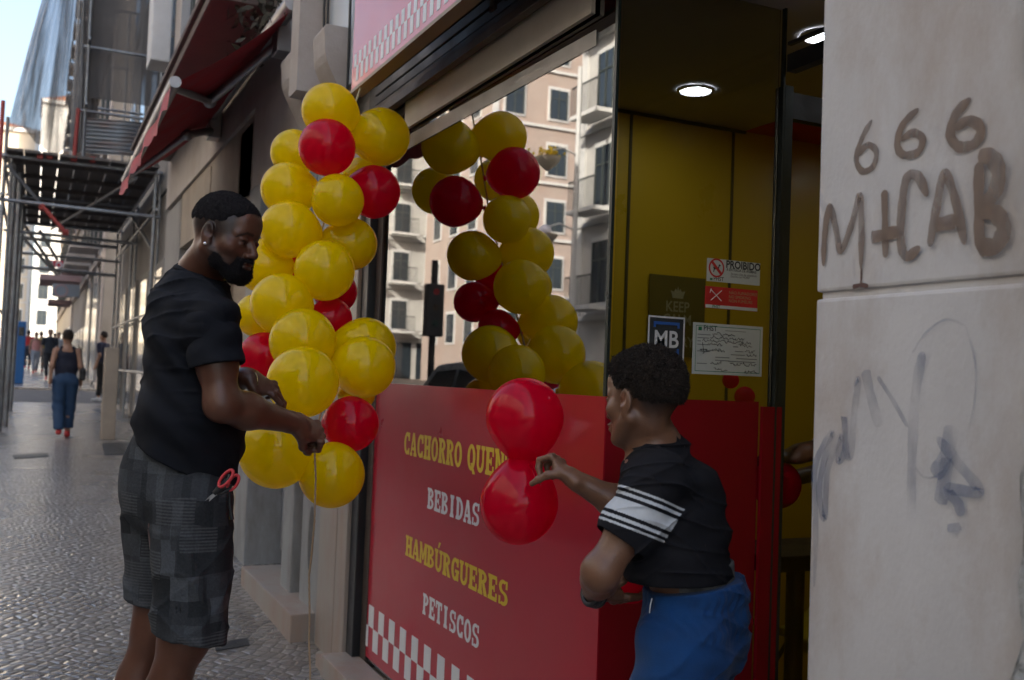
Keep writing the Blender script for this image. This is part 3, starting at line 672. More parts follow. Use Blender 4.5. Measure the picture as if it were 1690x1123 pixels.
# stone corbels, raised slabs and cables on the upper wall
def corbel(px, py, w_):
    p = onx(px, py, 1.34); mm = MB(); y0, z0 = p[1], p[2]
    prof = [(1.345, .34), (1.21, .34), (1.20, .32), (1.205, .28)]+[(1.21+.135*math.sin(t)**1.5, .20-.34*(t/1.571)) for t in np.linspace(0, 1.571, 10)]
    mm.prism([(x, y0-w_/2, z0+z) for x, z in prof], (0, w_, 0)); mm.build('corbel', M['stone'], N1)
corbel(508, 195, .26); corbel(566, 168, .22)
mm = MB(); p = onx(515, 120, 1.3); mm.box((1.20, p[1]-.08, 2.98), (1.345, p[1]+.10, 3.62)); mm.build('console', M['stone'], N1)
p0 = onx(545, 130, 1.33); mm = MB(); mm.box((1.325, p0[1]-.62, 2.88), (1.345, p0[1]+.05, 4.4)); mm.build('pale_panel', mk('pale_blue_grey_panel', (.52, .56, .60), .35, .04, 1), N1)
for px in (537, 541, 578):
    p = onx(px, 60, 1.32); mm = MB(); zz = np.linspace(2.95 if px < 570 else 2.85, 6, 14); mm.tube([(1.315+.006*math.sin(z*5), p[1]+.015*math.sin(z*3+px), z) for z in zz], .007, 6); mm.build('cable', M['black'], N1)
pn = onx(487, 95, 1.335)
npl = MB(); npl.box((1.325, pn[1]-.10, pn[2]-.075), (1.338, pn[1]+.10, pn[2]+.085), .003); npo = npl.build('number_plate', mk('grey_green_plate', (.09, .12, .10), .4), N1)

def text_mesh(name, txt, size, mat, parent, origin, right, up, bold=0.0, align='LEFT', off=0.0, sx=1.0, shear=0):
    cu = bpy.data.curves.new(name, 'FONT'); cu.body = txt; cu.size = size; cu.offset = bold; cu.align_x = align; cu.resolution_u = 3; cu.shear = shear
    ob = bpy.data.objects.new(name, cu); COL.objects.link(ob); dg = bpy.context.evaluated_depsgraph_get(); me = bpy.data.meshes.new_from_object(ob.evaluated_get(dg)); COL.objects.unlink(ob); bpy.data.objects.remove(ob)
    right = nrm(right); up = nrm(up); n = np.cross(right, up)
    wp = np.zeros(3); q = parent
    while q is not None: wp = wp+np.array(q.location); q = q.parent
    o = np.array(origin, float)-wp
    for v in me.vertices: v.co = Vector(o+right*v.co.x*sx+up*v.co.y+n*off)
    me.name = name; me.materials.clear(); me.materials.append(mat); return link(name, me, parent)
text_mesh('numerals', '28', .15, M['white'], npo, (1.323, pn[1]+.085, pn[2]-.05), (0, -1, 0), (0, 0, 1), .004)

# upper balcony and dark soffit over the awning
mm = MB(); mm.box((.93, 6.7, 3.9), (1.34, 12.4, 3.98), .01); mm.box((.90, 6.66, 3.98), (1.34, 12.44, 4.03), .01)
bal = mm.build('balcony', mk('dark_brown_slab', (.16, .12, .11), .85, .25, 2, .2, 40), N1)  # dark brown slab colour with random mottling
for k in range(4):
    for fl in range(3):
        y0 = 5.6+k*1.75; z0 = 4.3+fl*3.4
        mm = MB(); mm.box((1.32, y0, z0), (1.36, y0+.95, z0+2.2)); wn_ = mm.build('window', M['frame_g'], N1); mm = MB(); mm.box((1.31, y0+.08, z0+.1), (1.319, y0+.87, z0+2.1)); mm.build('pane', M['pane'], wn_)
mm = MB(); mm.box((1.1, 4.98, 21.4), (1.7, 12.6, 21.9), .02); mm.build('cornice', M['stone'], N1)

# red folding-arm awning
aw = empty('awning', 'dark red folding-arm awning with aluminium front bar above the recessed doors', 'awning', (1.3, 7.4, 3.0))
mm = MB(); y0, y1 = 5.76, 9.12
nx = 10; vs = []
for i in range(nx+1):
    t = i/nx; 
    for yy in np.linspace(y0+.05, y1-.05, 14): vs.append((1.28-(1.28-.64)*t, yy, 3.60-.55*t-.035*math.sin(math.pi*t)+.006*math.sin(yy*9)))
mm.poly(vs, [(i*14+j, i*14+j+1, (i+1)*14+j+1, (i+1)*14+j) for i in range(nx) for j in range(13)], True); mm.build('canopy', M['awning'], aw)
mm = MB(); mm.tube([(.63, y0, 3.045), (.63, y1, 3.045)], .033, 12); mm.tube([(1.26, y0, 3.62), (1.26, y1, 3.62)], .05, 12); mm.build('bar', M['alu'], aw)
mm = MB(); vs = []
for yy in np.linspace(y0+.03, y1-.03, 60): a = .10+.03*abs(math.sin(yy*9)); vs += [(.612+.01*math.sin(yy*6), yy, 3.02), (.600+.015*math.sin(yy*6), yy, 3.02-a)]
mm.poly(vs, [(2*i, 2*i+1, 2*i+3, 2*i+2) for i in range(59)], True); mm.build('valance', M['awnval'], aw)
for (yw_, ye, yb_) in ((6.15, 6.9, 5.95), (8.75, 8.0, 8.95)):
    mm = MB(); mm.tube([(1.28, yw_, 3.50), (.98, ye, 3.26)], .03, 10); mm.tube([(.98, ye, 3.26), (.65, yb_, 3.06)], .024, 10); mm.sphere((.98, ye, 3.26), .045, 12, 8); mm.box((1.24, yw_-.09, 3.42), (1.338, yw_+.09, 3.66), .01)
    mm.build('folding_arm', M['alu'], aw)
# tangle of dead plant and cable over the awning mount
pl = MB()
for i in range(260):
    a = np.array((1.25+rng.normal()*.10, 6.5+rng.normal()*.45, 3.9+rng.normal()*.16)); d = rng.normal(size=3); d /= np.linalg.norm(d); u_ = rng.normal(size=3); u_ = np.cross(d, u_); u_ /= np.linalg.norm(u_)
    L_ = .06+.08*rng.random(); pl.poly([a, a+d*L_*.5+u_*.018, a+d*L_, a+d*L_*.5-u_*.018], [(0, 1, 2, 3)])
pl.build('hanging_plant', mk('dry_plant', (.06, .055, .04), .9, .4, 30), None, 'dark dried plant tangled under the balcony above the red awning', 'plant')
# pale projecting sign box on the far side of the awning
q0 = ony(262, 112, 13.0); mm = MB(); mm.box((q0[0]-.13, 12.7, q0[2]), (q0[0]+.10, 13.2, q0[2]+4.2), .02)
vb = mm.build('drain_box', M['white'], None, 'tall whitish metal duct hanging beside the scaffold netting', 'duct')
mm = MB(); mm.box((q0[0]+.10, 12.9, q0[2]+.4), (1.62, 12.96, q0[2]+.46)); mm.box((q0[0]+.10, 12.9, q0[2]+2.4), (1.62, 12.96, q0[2]+2.46)); o_ = mm.build('bracket', M['galv'], vb)

# ============================================================ scaffold-clad building
N2 = empty('scaffolded_building', 'soot-grey old building standing behind the scaffold and its netting', 'building', (1.75, 18, 0))
mm = MB(); mm.box((1.75, 12.6, -.2), (12, 24.9, 20)); mm.box((1.62, 12.61, -.2), (1.749, 13.2, 20)); mm.box((1.70, 12.6, 4.2), (1.749, 24.9, 4.5)); mm.build('wall', M['facade_grey'], N2)
for k in range(5):
    y0 = 13.6+k*2.25
    for fl, (z0, hh) in enumerate(((.5, 2.6), (5.0, 2.3), (8.6, 2.3))):
        mm = MB(); mm.box((1.70, y0, z0), (1.752, y0+1.3, z0+hh)); f_ = mm.build('window', M['stone2'], N2); mm = MB(); mm.box((1.69, y0+.12, z0+.1), (1.699, y0+1.18, z0+hh-.12)); mm.build('pane', M['pane'], f_)
SC = empty('scaffold', 'steel tube scaffold with board deck bridging the pavement under draped netting', 'scaffold', (.5, 20.5, .4))
def pole(a, b, r=.026, mat='galv', name='pole'): mm = MB(); mm.tube([a, b], r, 8); return mm.build(name, M[mat], SC)
rows = (16.6, 20.5, 24.5)
for i, y in enumerate(rows):
    for x in (-.55, 1.60): 
        top = 5.1 if x < 0 else 9.6
        pole((x, y, gz(y)), (x+(.02 if x < 0 else 0), y, top)); pole((x+.10, y+.25, gz(y)), (x+.10, y+.25, 4.6), .022)
    pole((.52, y, 4.6), (.52, y, 9.6))
    pole((-.62, y, 3.86), (1.70, y, 3.82), .03, name='ledger'); pole((-.62, y, 4.52), (1.70, y, 4.52), .03, name='ledger')
    for z in (5.35, 6.35, 8.3): pole((.45, y, z), (1.68, y, z), .024, name='ledger')
for x in (-.55, 1.6):
    for z in (3.9, 4.48): pole((x, 16.3, z), (x, 24.8, z), .024, name='ledger')
for z in (1.35, 2.3): pole((1.6, 16.3, z), (1.6, 24.8, z), .02, name='ledger'); pole((-.55, 16.3, z), (-.55, 24.8, z), .02, name='ledger')
for z in (5.4, 6.4): pole((.52, 16.3, z), (.52, 24.8, z), .02, name='ledger')
a_, b_ = ony(12, 272, 16.5), ony(108, 384, 16.9); pole(a_, b_, .03, name='brace'); 
pole(ony(68, 338, 16.45), ony(108, 384, 16.45), .033, 'redclamp', 'brace')
for (u0, v0, u1, v1) in ((22, 375, 95, 455), (40, 372, 90, 445), (65, 380, 95, 430)): pole(ony(u0, v0, 24.3), ony(u1, v1, 24.3), .035, name='brace')
pole((-.6, 24.5, 3.55), (1.6, 24.5, 3.5), .04, name='ledger'); pole((-.6, 24.5, 4.2), (1.6, 24.5, 4.15), .04, name='ledger')
pole((1.6, 16.6, 3.3), (1.6, 24.0, 5.2), .025, name='brace'); pole((1.3, 16.6, 4.4), (.2, 24.2, 4.4), .025, name='ledger')
for (px, py) in ((66, 258), (82, 258), (122, 262), (153, 264), (108, 384), (70, 343)):
    p = ony(px, py, 16.52); mm = MB(); mm.box(p-.045, p+.045, .012); mm.build('clamp', M['redclamp'], SC)
pole((-.60, 16.45, 4.0), (-.60, 16.45, 5.3), .03, 'redclamp', 'guard_post'); pole((.40, 16.5, 4.6), (.42, 16.5, 5.35), .03, 'redclamp', 'guard_post')
mm = MB()
for i in range(9): x = -.52+i*.24; mm.box((x, 16.4, 4.57), (x+.225, 24.8, 4.61))
for y in np.arange(17, 24.6, 1.25): mm.box((-.55, y, 4.50), (1.6, y+.10, 4.565))
mm.build('deck', M['wood'], SC)
mm = MB(); pa_, pb_ = ony(167, 700, 16.0), ony(190, 700, 16.0); mm.box((pa_[0], 15.9, gz(15.9)), (pb_[0], 16.2, ony(178, 574, 16.0)[2]), .015)
mm.build('barrier_post', M['beige'], None, 'pale waist-high block standing among the scaffold poles by the wall', 'barrier')
for (px_, yy_) in ((14, 18.2), (21, 22.0), (4, 17.2)): q_ = ony(px_, 600, yy_); pole((q_[0], yy_, gz(yy_)), (q_[0]+.02, yy_, 4.6), .045)
# corrugated sheet, wavy
mm = MB(); n = 60; pa, pb = ony(143, 200, 16.4), ony(250, 262, 16.4); vs = []
for i in range(n+1):
    z = 4.66+(pa[2]-4.66)*1.08*i/n; 
    for x in (pa[0], pb[0]+.05): vs.append((x, 16.38+.025*math.sin(i*.9), z+.06*(x-pa[0])))
mm.poly(vs, [(2*i, 2*i+1, 2*i+3, 2*i+2) for i in range(n)], True); 
o = mm.build('corrugated_sheet', M['corr'], SC); sd_ = o.modifiers.new('t', 'SOLIDIFY'); sd_.thickness = .004
# netting: upright dark panel and the loose pale drape blown outwards
mm = MB(); mm.quad((.56, 16.75, 5.6), (1.7, 16.75, 5.6), (1.7, 16.75, 12.5), (.56, 16.75, 12.5)); mm.build('netting', M['net2'], SC)
mm = MB(); vs = []; nu, nv = 60, 30
for j in range(nv+1):
    t = j/nv; pt = [(168-60*t**1.1, -40+265*t), (140, -40+300*t)]
    L0 = ony(92-80*t**.8, -60+275*t, 16.2); L1 = ony(140, -60+325*t, 16.9)
    for i in range(nu+1):
        s_ = i/nu; p = L0*(1-s_)+L1*s_; fold = .14*math.sin(s_*24+1.6*math.sin(t*3))*(.3+.7*t)+.05*math.sin(s_*61+t*5)
        vs.append((p[0], p[1]+fold, p[2]+.10*math.sin(s_*9)*t*t))
mm.poly(vs, [(j*(nu+1)+i, j*(nu+1)+i+1, (j+1)*(nu+1)+i+1, (j+1)*(nu+1)+i) for j in range(nv) for i in range(nu)], True); mm.build('netting', M['net'], SC)
mm = MB(); vs = []
for j in range(21):
    for i in range(9): t = j/20; vs.append((.42+.035*i, 16.85+.10*math.sin(i*2.1+t), 4.75+6.5*t))
mm.poly(vs, [(j*9+i, j*9+i+1, (j+1)*9+i+1, (j+1)*9+i) for j in range(20) for i in range(8)], True); mm.build('netting', M['net2'], SC)

# ============================================================ buildings down the street and across it
def block(name, label, lo, hi, mat, face, nb, nf, z0=4.0, fh=3.4, ww=1.1, wh=1.9, balc=False, base=None, roof=True, trimc='trim', wins=True):
    """face: 'x-','x+','y-' the side that carries the windows"""
    E_ = empty(name, label, 'building', ((lo[0]+hi[0])/2, (lo[1]+hi[1])/2, lo[2]))
    mm = MB(); mm.box(lo, hi); mm.build('wall', M[mat], E_)
    if face[0] == 'x': X_ = lo[0] if face[1] == '-' else hi[0]; s = -1 if face[1] == '-' else 1; u0, u1 = lo[1], hi[1]
    else: X_ = lo[1]; s = -1; u0, u1 = lo[0], hi[0]
    def bx(u, v, z, zz, d0, d1):
        a, b = sorted((X_+s*d0, X_+s*d1))
        return ((a, u, z), (b, v, zz)) if face[0] == 'x' else ((u, a, z), (v, b, zz))
    tr = MB()
    for f in range(nf+1): zz = z0-.6+f*fh; tr.box(*bx(u0, u1, zz, zz+.16, 0.0, .12))
    tr.box(*bx(u0, u1, hi[2]-.5, hi[2], 0.0, .35)); 
    for u in (u0+.02, u1-.42): tr.box(*bx(u, u+.4, lo[2], hi[2]-.5, .0, .07))
    tr.build('cornice', M[trimc], E_)
    for i in range(nb):
        c = u0+(i+.5)*(u1-u0)/nb
        for f in range(nf):
            z = z0+f*fh; mm = MB()
            mm.box(*bx(c-ww/2-.14, c+ww/2+.14, z-.12, z+wh+.18, .001, .06)); wo = mm.build('window', M[trimc], E_)
            mm = MB(); mm.box(*bx(c-ww/2, c+ww/2, z, z+wh, .061, .075)); mm.build('pane', M['pane'], wo)
            mm = MB(); mm.box(*bx(c-.035, c+.035, z, z+wh, .076, .11)); mm.box(*bx(c-ww/2, c+ww/2, z+wh*.68, z+wh*.68+.06, .0765, .105)); mm.box(*bx(c-ww/2-.01, c-ww/2+.06, z, z+wh, .077, .108)); mm.box(*bx(c+ww/2-.06, c+ww/2+.01, z, z+wh, .077, .108)); mm.build('sash', M['frame_g'], wo)
            if balc:
                mm = MB(); mm.box(*bx(c-ww/2-.4, c+ww/2+.4, z-.3, z-.16, .13, .95)); bo = mm.build('balcony', M[trimc], E_)
                mm = MB(); mm.box(*bx(c-ww/2-.38, c+ww/2+.38, z+.8, z+.85, .88, .92))
                for k in range(13): uu = c-ww/2-.36+k*(ww+.72)/12; mm.box(*bx(uu-.012, uu+.012, z-.16, z+.8, .89, .91))
                mm.build('railing', M['iron2'], bo)
        if base:
            mm = MB(); mm.box(*bx(c-1.0, c+1.0, lo[2], lo[2]+2.7, .001, .03)); mm.build('shopfront', M['pane'], E_)
    if roof:
        mm = MB(); a, b = lo, hi; h2 = hi[2]; mm.prism([(lo[0]-.2, lo[1], h2), (hi[0]+.2, lo[1], h2), ((lo[0]+hi[0])/2, lo[1], h2+2.2)], (0, hi[1]-lo[1], 0)); mm.build('roof', M['roof'], E_)
    return E_
block('apartment_building', 'white building with iron balconies mirrored at the right edge of the shop window', (-26, -24, -.6), (-14.5, 31, 21), 'facade_white', 'x+', 16, 5, 4.2, 3.3, 1.0, 2.1, True, True)
block('apartment_building', 'pink rendered building with dark casements mirrored in the shop window', (-46, 52, .8), (-20.3, 62, 23.5), 'facade_pink', 'y-', 9, 6, 3.6, 3.35, 1.15, 1.75)
pinkb = bpy.data.objects['pink_side'] if 'pink_side' in bpy.data.objects else [o for o in bpy.data.objects if o.get('label', '').startswith('pink rendered')][0]
for yb in (54.2, 57, 59.8):
    for fl in range(6):
        z_ = 3.6+fl*3.35; mm = MB(); mm.box((-20.299, yb-.7, z_-.12), (-20.24, yb+.7, z_+1.93)); w_o = mm.build('window', M['trim'], pinkb); mm = MB(); mm.box((-20.239, yb-.56, z_), (-20.225, yb+.56, z_+1.75)); mm.build('pane', M['pane'], w_o)
block('apartment_building', 'cream row house sunlit far across the road', (-30, 74, 1.0), (-13.5, 108, 19), 'facade_cream', 'x+', 10, 4, 4.5, 3.4, 1.1, 1.9, False, True)
block('apartment_building', 'pale sunlit building closing the far end of the street', (-34, 150, 2), (-.9, 160, 33), 'facade_cream', 'y-', 11, 5, 6.4, 3.5, 1.2, 2.0, False, True)
block('apartment_building', 'whitish far building at the street end, right of the cream one', (-.7, 148, 2), (16, 160, 37), 'facade_white', 'y-', 6, 6, 6.4, 3.5, 1.2, 2.0)
block('apartment_building', 'sunlit whitish house left of the pink one, mirrored between the balloons', (-30, 64, 1.0), (-13.3, 73.9, 21), 'facade_white', 'y-', 7, 5, 4.6, 3.3, 1.0, 1.9, True, True)
B3 = block('apartment_building', 'grey stone building with arched ground floor beyond the side road', (1.75, 31.6, .2), (13, 58, 19), 'facade_grey', 'x-', 9, 4, 5.2, 3.4, 1.1, 1.9, True, True, trimc='stone')
block('apartment_building', 'beige house far down the pavement with shop canopies', (1.75, 58.2, .8), (13, 98, 15), 'facade_cream', 'x-', 14, 3, 5.6, 3.4, 1.1, 1.9, False, True, trimc='stone')
# arched window of the grey building, seen between the scaffold poles
def arch(y0, y1, z0, z1, X):
    mm = MB(); n = 12; c = (y0+y1)/2; r = (y1-y0)/2; pts = [(X, y0, z0), (X, y1, z0)]+[(X, c+r*math.cos(math.pi*i/n), z1+r*math.sin(math.pi*i/n)) for i in range(n+1)]
    mm.prism(pts, (-.03, 0, 0)); o = mm.build('arched_window', M['stone'], B3); mm = MB(); r *= .86; pts = [(X-.031, c-r, z0+.05), (X-.031, c+r, z0+.05)]+[(X-.031, c+r*math.cos(math.pi*i/n), z1+r*math.sin(math.pi*i/n)) for i in range(n+1)]
    mm.prism(pts, (-.01, 0, 0)); mm.build('pane', mk('blue_grey_pane', (.16, .2, .22), .15), o)  # plain blue-grey glass colour, paler than the other panes
arch(33.0, 36.2, .9, 3.0, 1.715); arch(37.6, 40.8, 1.0, 3.1, 1.715)
# shop canopies and signs down the pavement
def canopy(name, label, cat, px0, py0, px1, py1, Yd, dep, mat, thick=.1):
    a = ony(px0, py0, Yd); b = ony(px1, py1, Yd); mm = MB(); mm.box((a[0], Yd, min(a[2], b[2])), (b[0], Yd+dep, max(a[2], b[2])), .01); return mm.build(name, mat, None, label, cat)
pk = mk('dusty_pink_canvas', (.42, .28, .27), .8, .1, 3); gs = mk('grey_signboard', (.26, .29, .33), .5, .1, 1); rs = mk('bright_red_sign', (.60, .03, .06), .5, .1, 3)
canopy('canopy', 'long dusty pink canopy over the far pavement, above the grey round-logo sign', 'canopy', 66, 452, 134, 466, 41, 3.5, pk)
cs = canopy('projecting_sign', 'grey projecting shop sign with a faint pink ring', 'shop sign', 87, 468, 131, 491, 40.6, .3, gs)
canopy('canopy', 'lower pinkish awning under the grey round-logo sign', 'canopy', 80, 494, 118, 503, 44, 2.5, pk)
lo_ = canopy('projecting_sign', 'bright red shop sign with pale letters over the far pavement', 'shop sign', 77, 429, 129, 443, 42.5, .3, rs)
p = ony(84, 442, 42.45); text_mesh('lettering', 'LOOMS', .36, M['white'], lo_, p, (1, 0, 0), (0, 0, 1), .012, sx=.85)
mm = MB(); c_ = ony(101, 480, 40.55); n = 20
mm.poly([(c_[0]+r*math.cos(2*math.pi*i/n), c_[1], c_[2]+r*math.sin(2*math.pi*i/n)) for r in (.24, .18) for i in range(n)], [(i, (i+1) % n, n+(i+1) % n, n+i) for i in range(n)]); mm.build('ring_logo', pk, cs)
# blue ticket kiosk
a = gp(28, 632); kx, ky = a[0], 34.0
a = ony(28, 530, ky); b = ony(44, 530, ky); mm = MB(); mm.box((a[0], ky, gz(ky)+.02), (b[0], ky+.5, a[2]), .03)
kb = mm.build('ticket_machine', mk('blue_painted_steel', (.01, .12, .35), .4, .1, 3), None, 'blue upright machine standing on the far pavement left of the woman', 'machine')
mm = MB(); mm.box((a[0]+.06, ky-.012, a[2]-.45), (b[0]-.05, ky-.001, a[2]-.18)); mm.build('screen', M['pane'], kb)
# ============================================================ balloons
M['by'] = balloon_mat('yellow_balloon_latex', (.93, .75, .000), (.98, .80, .0))
M['br'] = balloon_mat('red_balloon_latex', (.58, .001, .030), (.98, .005, .14), .62)
def balloon_mesh(name, mat, seed=0):
    nu, nv = 48, 30; vs = []
    for j in range(nv+1):
        a = math.pi*j/nv; c = math.cos(a); s = math.sin(a)
        z = c; r = s*(1.0-.045*(c < 0)*c*c*1.0)
        if c < 0: z = c*(1.0+.17*c*c); r = s*(1-.11*abs(c)**1.5)
        for i in range(nu): vs.append((r*math.cos(2*math.pi*i/nu), r*math.sin(2*math.pi*i/nu), z))
    fs = [(j*nu+i, (j+1)*nu+i, (j+1)*nu+(i+1) % nu, j*nu+(i+1) % nu) for j in range(nv) for i in range(nu)]
    me = bpy.data.meshes.new(name); me.from_pydata(vs, [], fs); me.validate(); me.polygons.foreach_set('use_smooth', [True]*len(me.polygons)); me.materials.append(mat); me.update(); return me
def knot_mesh(mat):
    b = MB(); b.tube([(0, 0, -1.14), (0, 0, -1.19), (0, 0, -1.23), (0, 0, -1.26), (0, 0, -1.34)], [.10, .05, .075, .045, .12], 10); me = bpy.data.meshes.new('knot'); me.from_pydata(b.v, [], b.f); me.polygons.foreach_set('use_smooth', b.sm); me.materials.append(mat); return me
BM = {'Y': (balloon_mesh('yellow_balloon', M['by']), knot_mesh(M['by'])), 'R': (balloon_mesh('red_balloon', M['br']), knot_mesh(M['br']))}
def balloon(kind, px, py, rpx, dia, label, axis, group='balloons of the garland', d=None, ratio=1.0):
    d = d or dia*FPX/(2*rpx); r = rpx*d/FPX
    c = P(px, py, d); k = nrm(np.array(axis)-c)      # the knot points towards the axis point
    o = bpy.data.objects.new('yellow_balloon' if kind == 'Y' else 'red_balloon', BM[kind][0]); COL.objects.link(o)
    o.location = tuple(c); q = Vector(-k).to_track_quat('Z', 'Y'); o.rotation_mode = 'QUATERNION'; o.rotation_quaternion = q; o.scale = (r, r, r*ratio)
    tag(o, label, 'balloon', group)
    n = bpy.data.objects.new('knot', BM[kind][1]); COL.objects.link(n); n.parent = o
    return o, c, r
# spine of the garland: photo point and distance
spine = [(600, 130, 4.10), (560, 250, 4.06), (545, 330, 4.02), (520, 420, 3.95), (510, 500, 3.86), (515, 590, 3.74), (530, 680, 3.60), (505, 770, 3.46)]
SP = np.array([P(*s) for s in spine])
def axis_at(z):
    zs = SP[::-1, 2]; return np.array([np.interp(z, zs, SP[::-1, i]) for i in range(3)])
BL = [ # kind, px, py, radius px, distance, label
 ('Y', 545, 184, 46, 4.00, 'yellow balloon at the very top of the garland'),
 ('R', 540, 244, 47, 3.90, 'red balloon high in the garland, just under its top yellow one'),
 ('Y', 628, 226, 47.5, 4.12, 'yellow balloon top right of the garland, nearest the window head'),
 ('Y', 486, 253, 39, 4.16, 'yellow balloon half hidden left of the uppermost red one'),
 ('R', 616, 317, 44, 4.08, 'red balloon sticking out on the garland\'s right side, close to the glass'),
 ('Y', 476, 313, 45, 4.02, 'yellow balloon on the left edge below the half hidden upper one'),
 ('Y', 557, 331, 43.5, 3.88, 'yellow balloon between the two upper red ones, facing the camera'),
 ('Y', 596, 300, 40, 4.28, 'yellow balloon almost hidden behind the two upper red ones'),
 ('Y', 478, 379, 47.5, 3.90, 'yellow balloon left of centre, above the one beside the man\'s face'),
 ('Y', 577, 403, 44, 4.03, 'yellow balloon on the right edge, below the right upper red one'),
 ('Y', 435, 439, 45, 3.98, 'yellow balloon directly beside the man\'s face'),
 ('Y', 535, 447, 50, 3.80, 'large yellow balloon in the middle of the garland over the magenta one'),
 ('R', 494, 434, 34, 4.08, 'red balloon showing only as a sliver amid yellow ones near the face'),
 ('R', 553, 482, 36, 4.05, 'magenta red balloon peeping out under the middle yellow one, at right'),
 ('R', 546, 526, 35, 3.90, 'red balloon half covered in the middle of the garland'),
 ('Y', 465, 502, 51, 3.74, 'yellow balloon at mid height on the left, below the man\'s chin level'),
 ('Y', 425, 521, 36, 3.92, 'yellow balloon partly behind the man\'s shirt sleeve, left edge'),
 ('Y', 500, 564, 55, 3.62, 'large yellow balloon above the one over the man\'s hands'),
 ('Y', 602, 574, 50, 3.80, 'yellow balloon behind the right pair, upper one, just left of the glass'),
 ('Y', 600, 606, 51, 3.64, 'yellow balloon front of the right pair, above the lower red one'),
 ('R', 436, 589, 40.5, 3.80, 'red balloon on the left edge just above the man\'s far hand'),
 ('Y', 500, 631, 59, 3.40, 'large yellow balloon directly above the man\'s fist'),
 ('Y', 588, 648, 32, 3.86, 'small yellow balloon peeping behind the lower red one'),
 ('R', 578, 700, 46, 3.48, 'red balloon to the right of the man\'s fist'),
 ('Y', 457, 744, 62.5, 3.34, 'large yellow balloon under the man\'s forearm, bottom left of the garland'),
 ('Y', 547, 784, 54.5, 3.38, 'yellow balloon at the bottom of the garland, below the fist'),
]
for kd, px, py, rp, dd, lab in BL:
    c = P(px, py, dd); balloon(kd, px, py, rp, None, lab, axis_at(c[2])+np.array((0, 0, -.01)), d=dd, ratio=1.0+.05*((px*7+py*3) % 10)/10)
mm = MB(); mm.tube([p for p in SP], .004, 6); mm.build('garland_cord', mk('nylon_cord', (.5, .45, .3), .5), None, 'thin cord the garland balloons are tied to', 'cord')
tie = P(868, 759, 2.43)
balloon('R', 866, 690, 64.5, None, 'upper red balloon of the pair the boy holds up before the menu window', tie, 'pair of red balloons in the boy\'s hand', d=2.43, ratio=1.03)
balloon('R', 857, 829, 64.5, None, 'lower red balloon of the pair the boy holds, covering the menu words', tie, 'pair of red balloons in the boy\'s hand', d=2.42, ratio=1.08)
balloon('R', 1040, 958, 38, None, 'red balloon tucked under the boy\'s shirt, above his lower hand', P(1045, 930, 2.2), 'single red balloons', d=2.24)
ib = balloon('R', 1281, 799, 41, None, 'shiny red balloon held by a hand inside the doorway', P(1310, 775, 2.9), 'single red balloons', d=3.06)
balloon('R', 1229, 655, 17, None, 'small dark red balloon seen through the side pane, lower one', ony(1225, 630, 3.3), 'red balloons deep inside the shop', d=3.9)
balloon('R', 1206, 628, 14, None, 'small dark red balloon seen through the side pane, directly under the paper form', ony(1225, 630, 3.3), 'red balloons deep inside the shop', d=3.95)

# twine hanging from the man's fist
tw = [P(519, 738, 2.86), P(521, 790, 2.87), P(519, 860, 2.88), P(514, 915, 2.88), P(510, 950, 2.88), P(511, 1010, 2.87), P(510, 1060, 2.86), P(512, 1110, 2.85)]
e_ = tw[-1].copy(); tw += [np.array((e_[0], e_[1], .35)), np.array((e_[0]+.05, e_[1]+.02, gz(e_[1])+.01)), np.array((e_[0]+.2, e_[1]-.15, gz(e_[1])+.01))]
tp = []
for a, b in zip(tw[:-1], tw[1:]):
    for k in range(8): tp.append(a+(b-a)*k/8)
mm = MB()
for ph in (0, 2.09, 4.19): mm.tube([p+RH*.0016*math.cos(i*1.3+ph)+FH*.0016*math.sin(i*1.3+ph) for i, p in enumerate(tp)], .0017, 5)
mm.build('twine', mk('jute_twine', (.36, .25, .15), .9, .25, 200), None, 'tan twine hanging from the man\'s fist down to the pavement', 'twine')

# ============================================================ notices on the side pane
SY = 2.3165
def card(name, px0, py0, px1, py1, mat, label, cat, y=SY, th=.002):
    a = ony(px0, py0, y); b = ony(px1, py1, y); x0, x1 = a[0], b[0]; z1, z0 = a[2], b[2]
    mm = MB(); mm.box((x0, y-th, z0), (x1, y, z1)); o = mm.build(name, mat, None, label, cat, origin=np.array(((x0+x1)/2, y, z0))); return o, x0, x1, z0, z1
X3, Z3 = (1, 0, 0), (0, 0, 1)
def T(o, txt, x, z, s, mat, bold=0, al='LEFT', y=SY-.0022, sx=1, shear=0): return text_mesh('lettering', txt, s, mat, o, (x, y, z), X3, Z3, bold, al, 0, sx, shear)
# no-dogs notice
o, x0, x1, z0, z1 = card('notice', 1167, 426, 1253, 472, M['print'], 'white PROIBIDO notice with a crossed-out dog on the side pane', 'notice')
w_, h_ = x1-x0, z1-z0
mm = MB(); cx, cz = x0+.17*w_, z0+.60*h_; n = 32; ys = SY-.0027; r0, r1 = .145*w_, .118*w_
mm.poly([(cx+r*math.cos(2*math.pi*i/n), ys, cz+r*math.sin(2*math.pi*i/n)) for r in (r0, r1) for i in range(n)], [(i, (i+1) % n, n+(i+1) % n, n+i) for i in range(n)])
d_ = r1*.74; t_2 = .006*1.0; mm.poly([(cx-d_-t_2/2, ys-.0006, cz+d_-t_2/2), (cx-d_+t_2/2, ys-.0006, cz+d_+t_2/2), (cx+d_+t_2/2, ys-.0006, cz-d_+t_2/2), (cx+d_-t_2/2, ys-.0006, cz-d_-t_2/2)], [(0, 1, 2, 3)])
mm.build('ban_ring', M['inkred'], o)
mm = MB(); s = r1
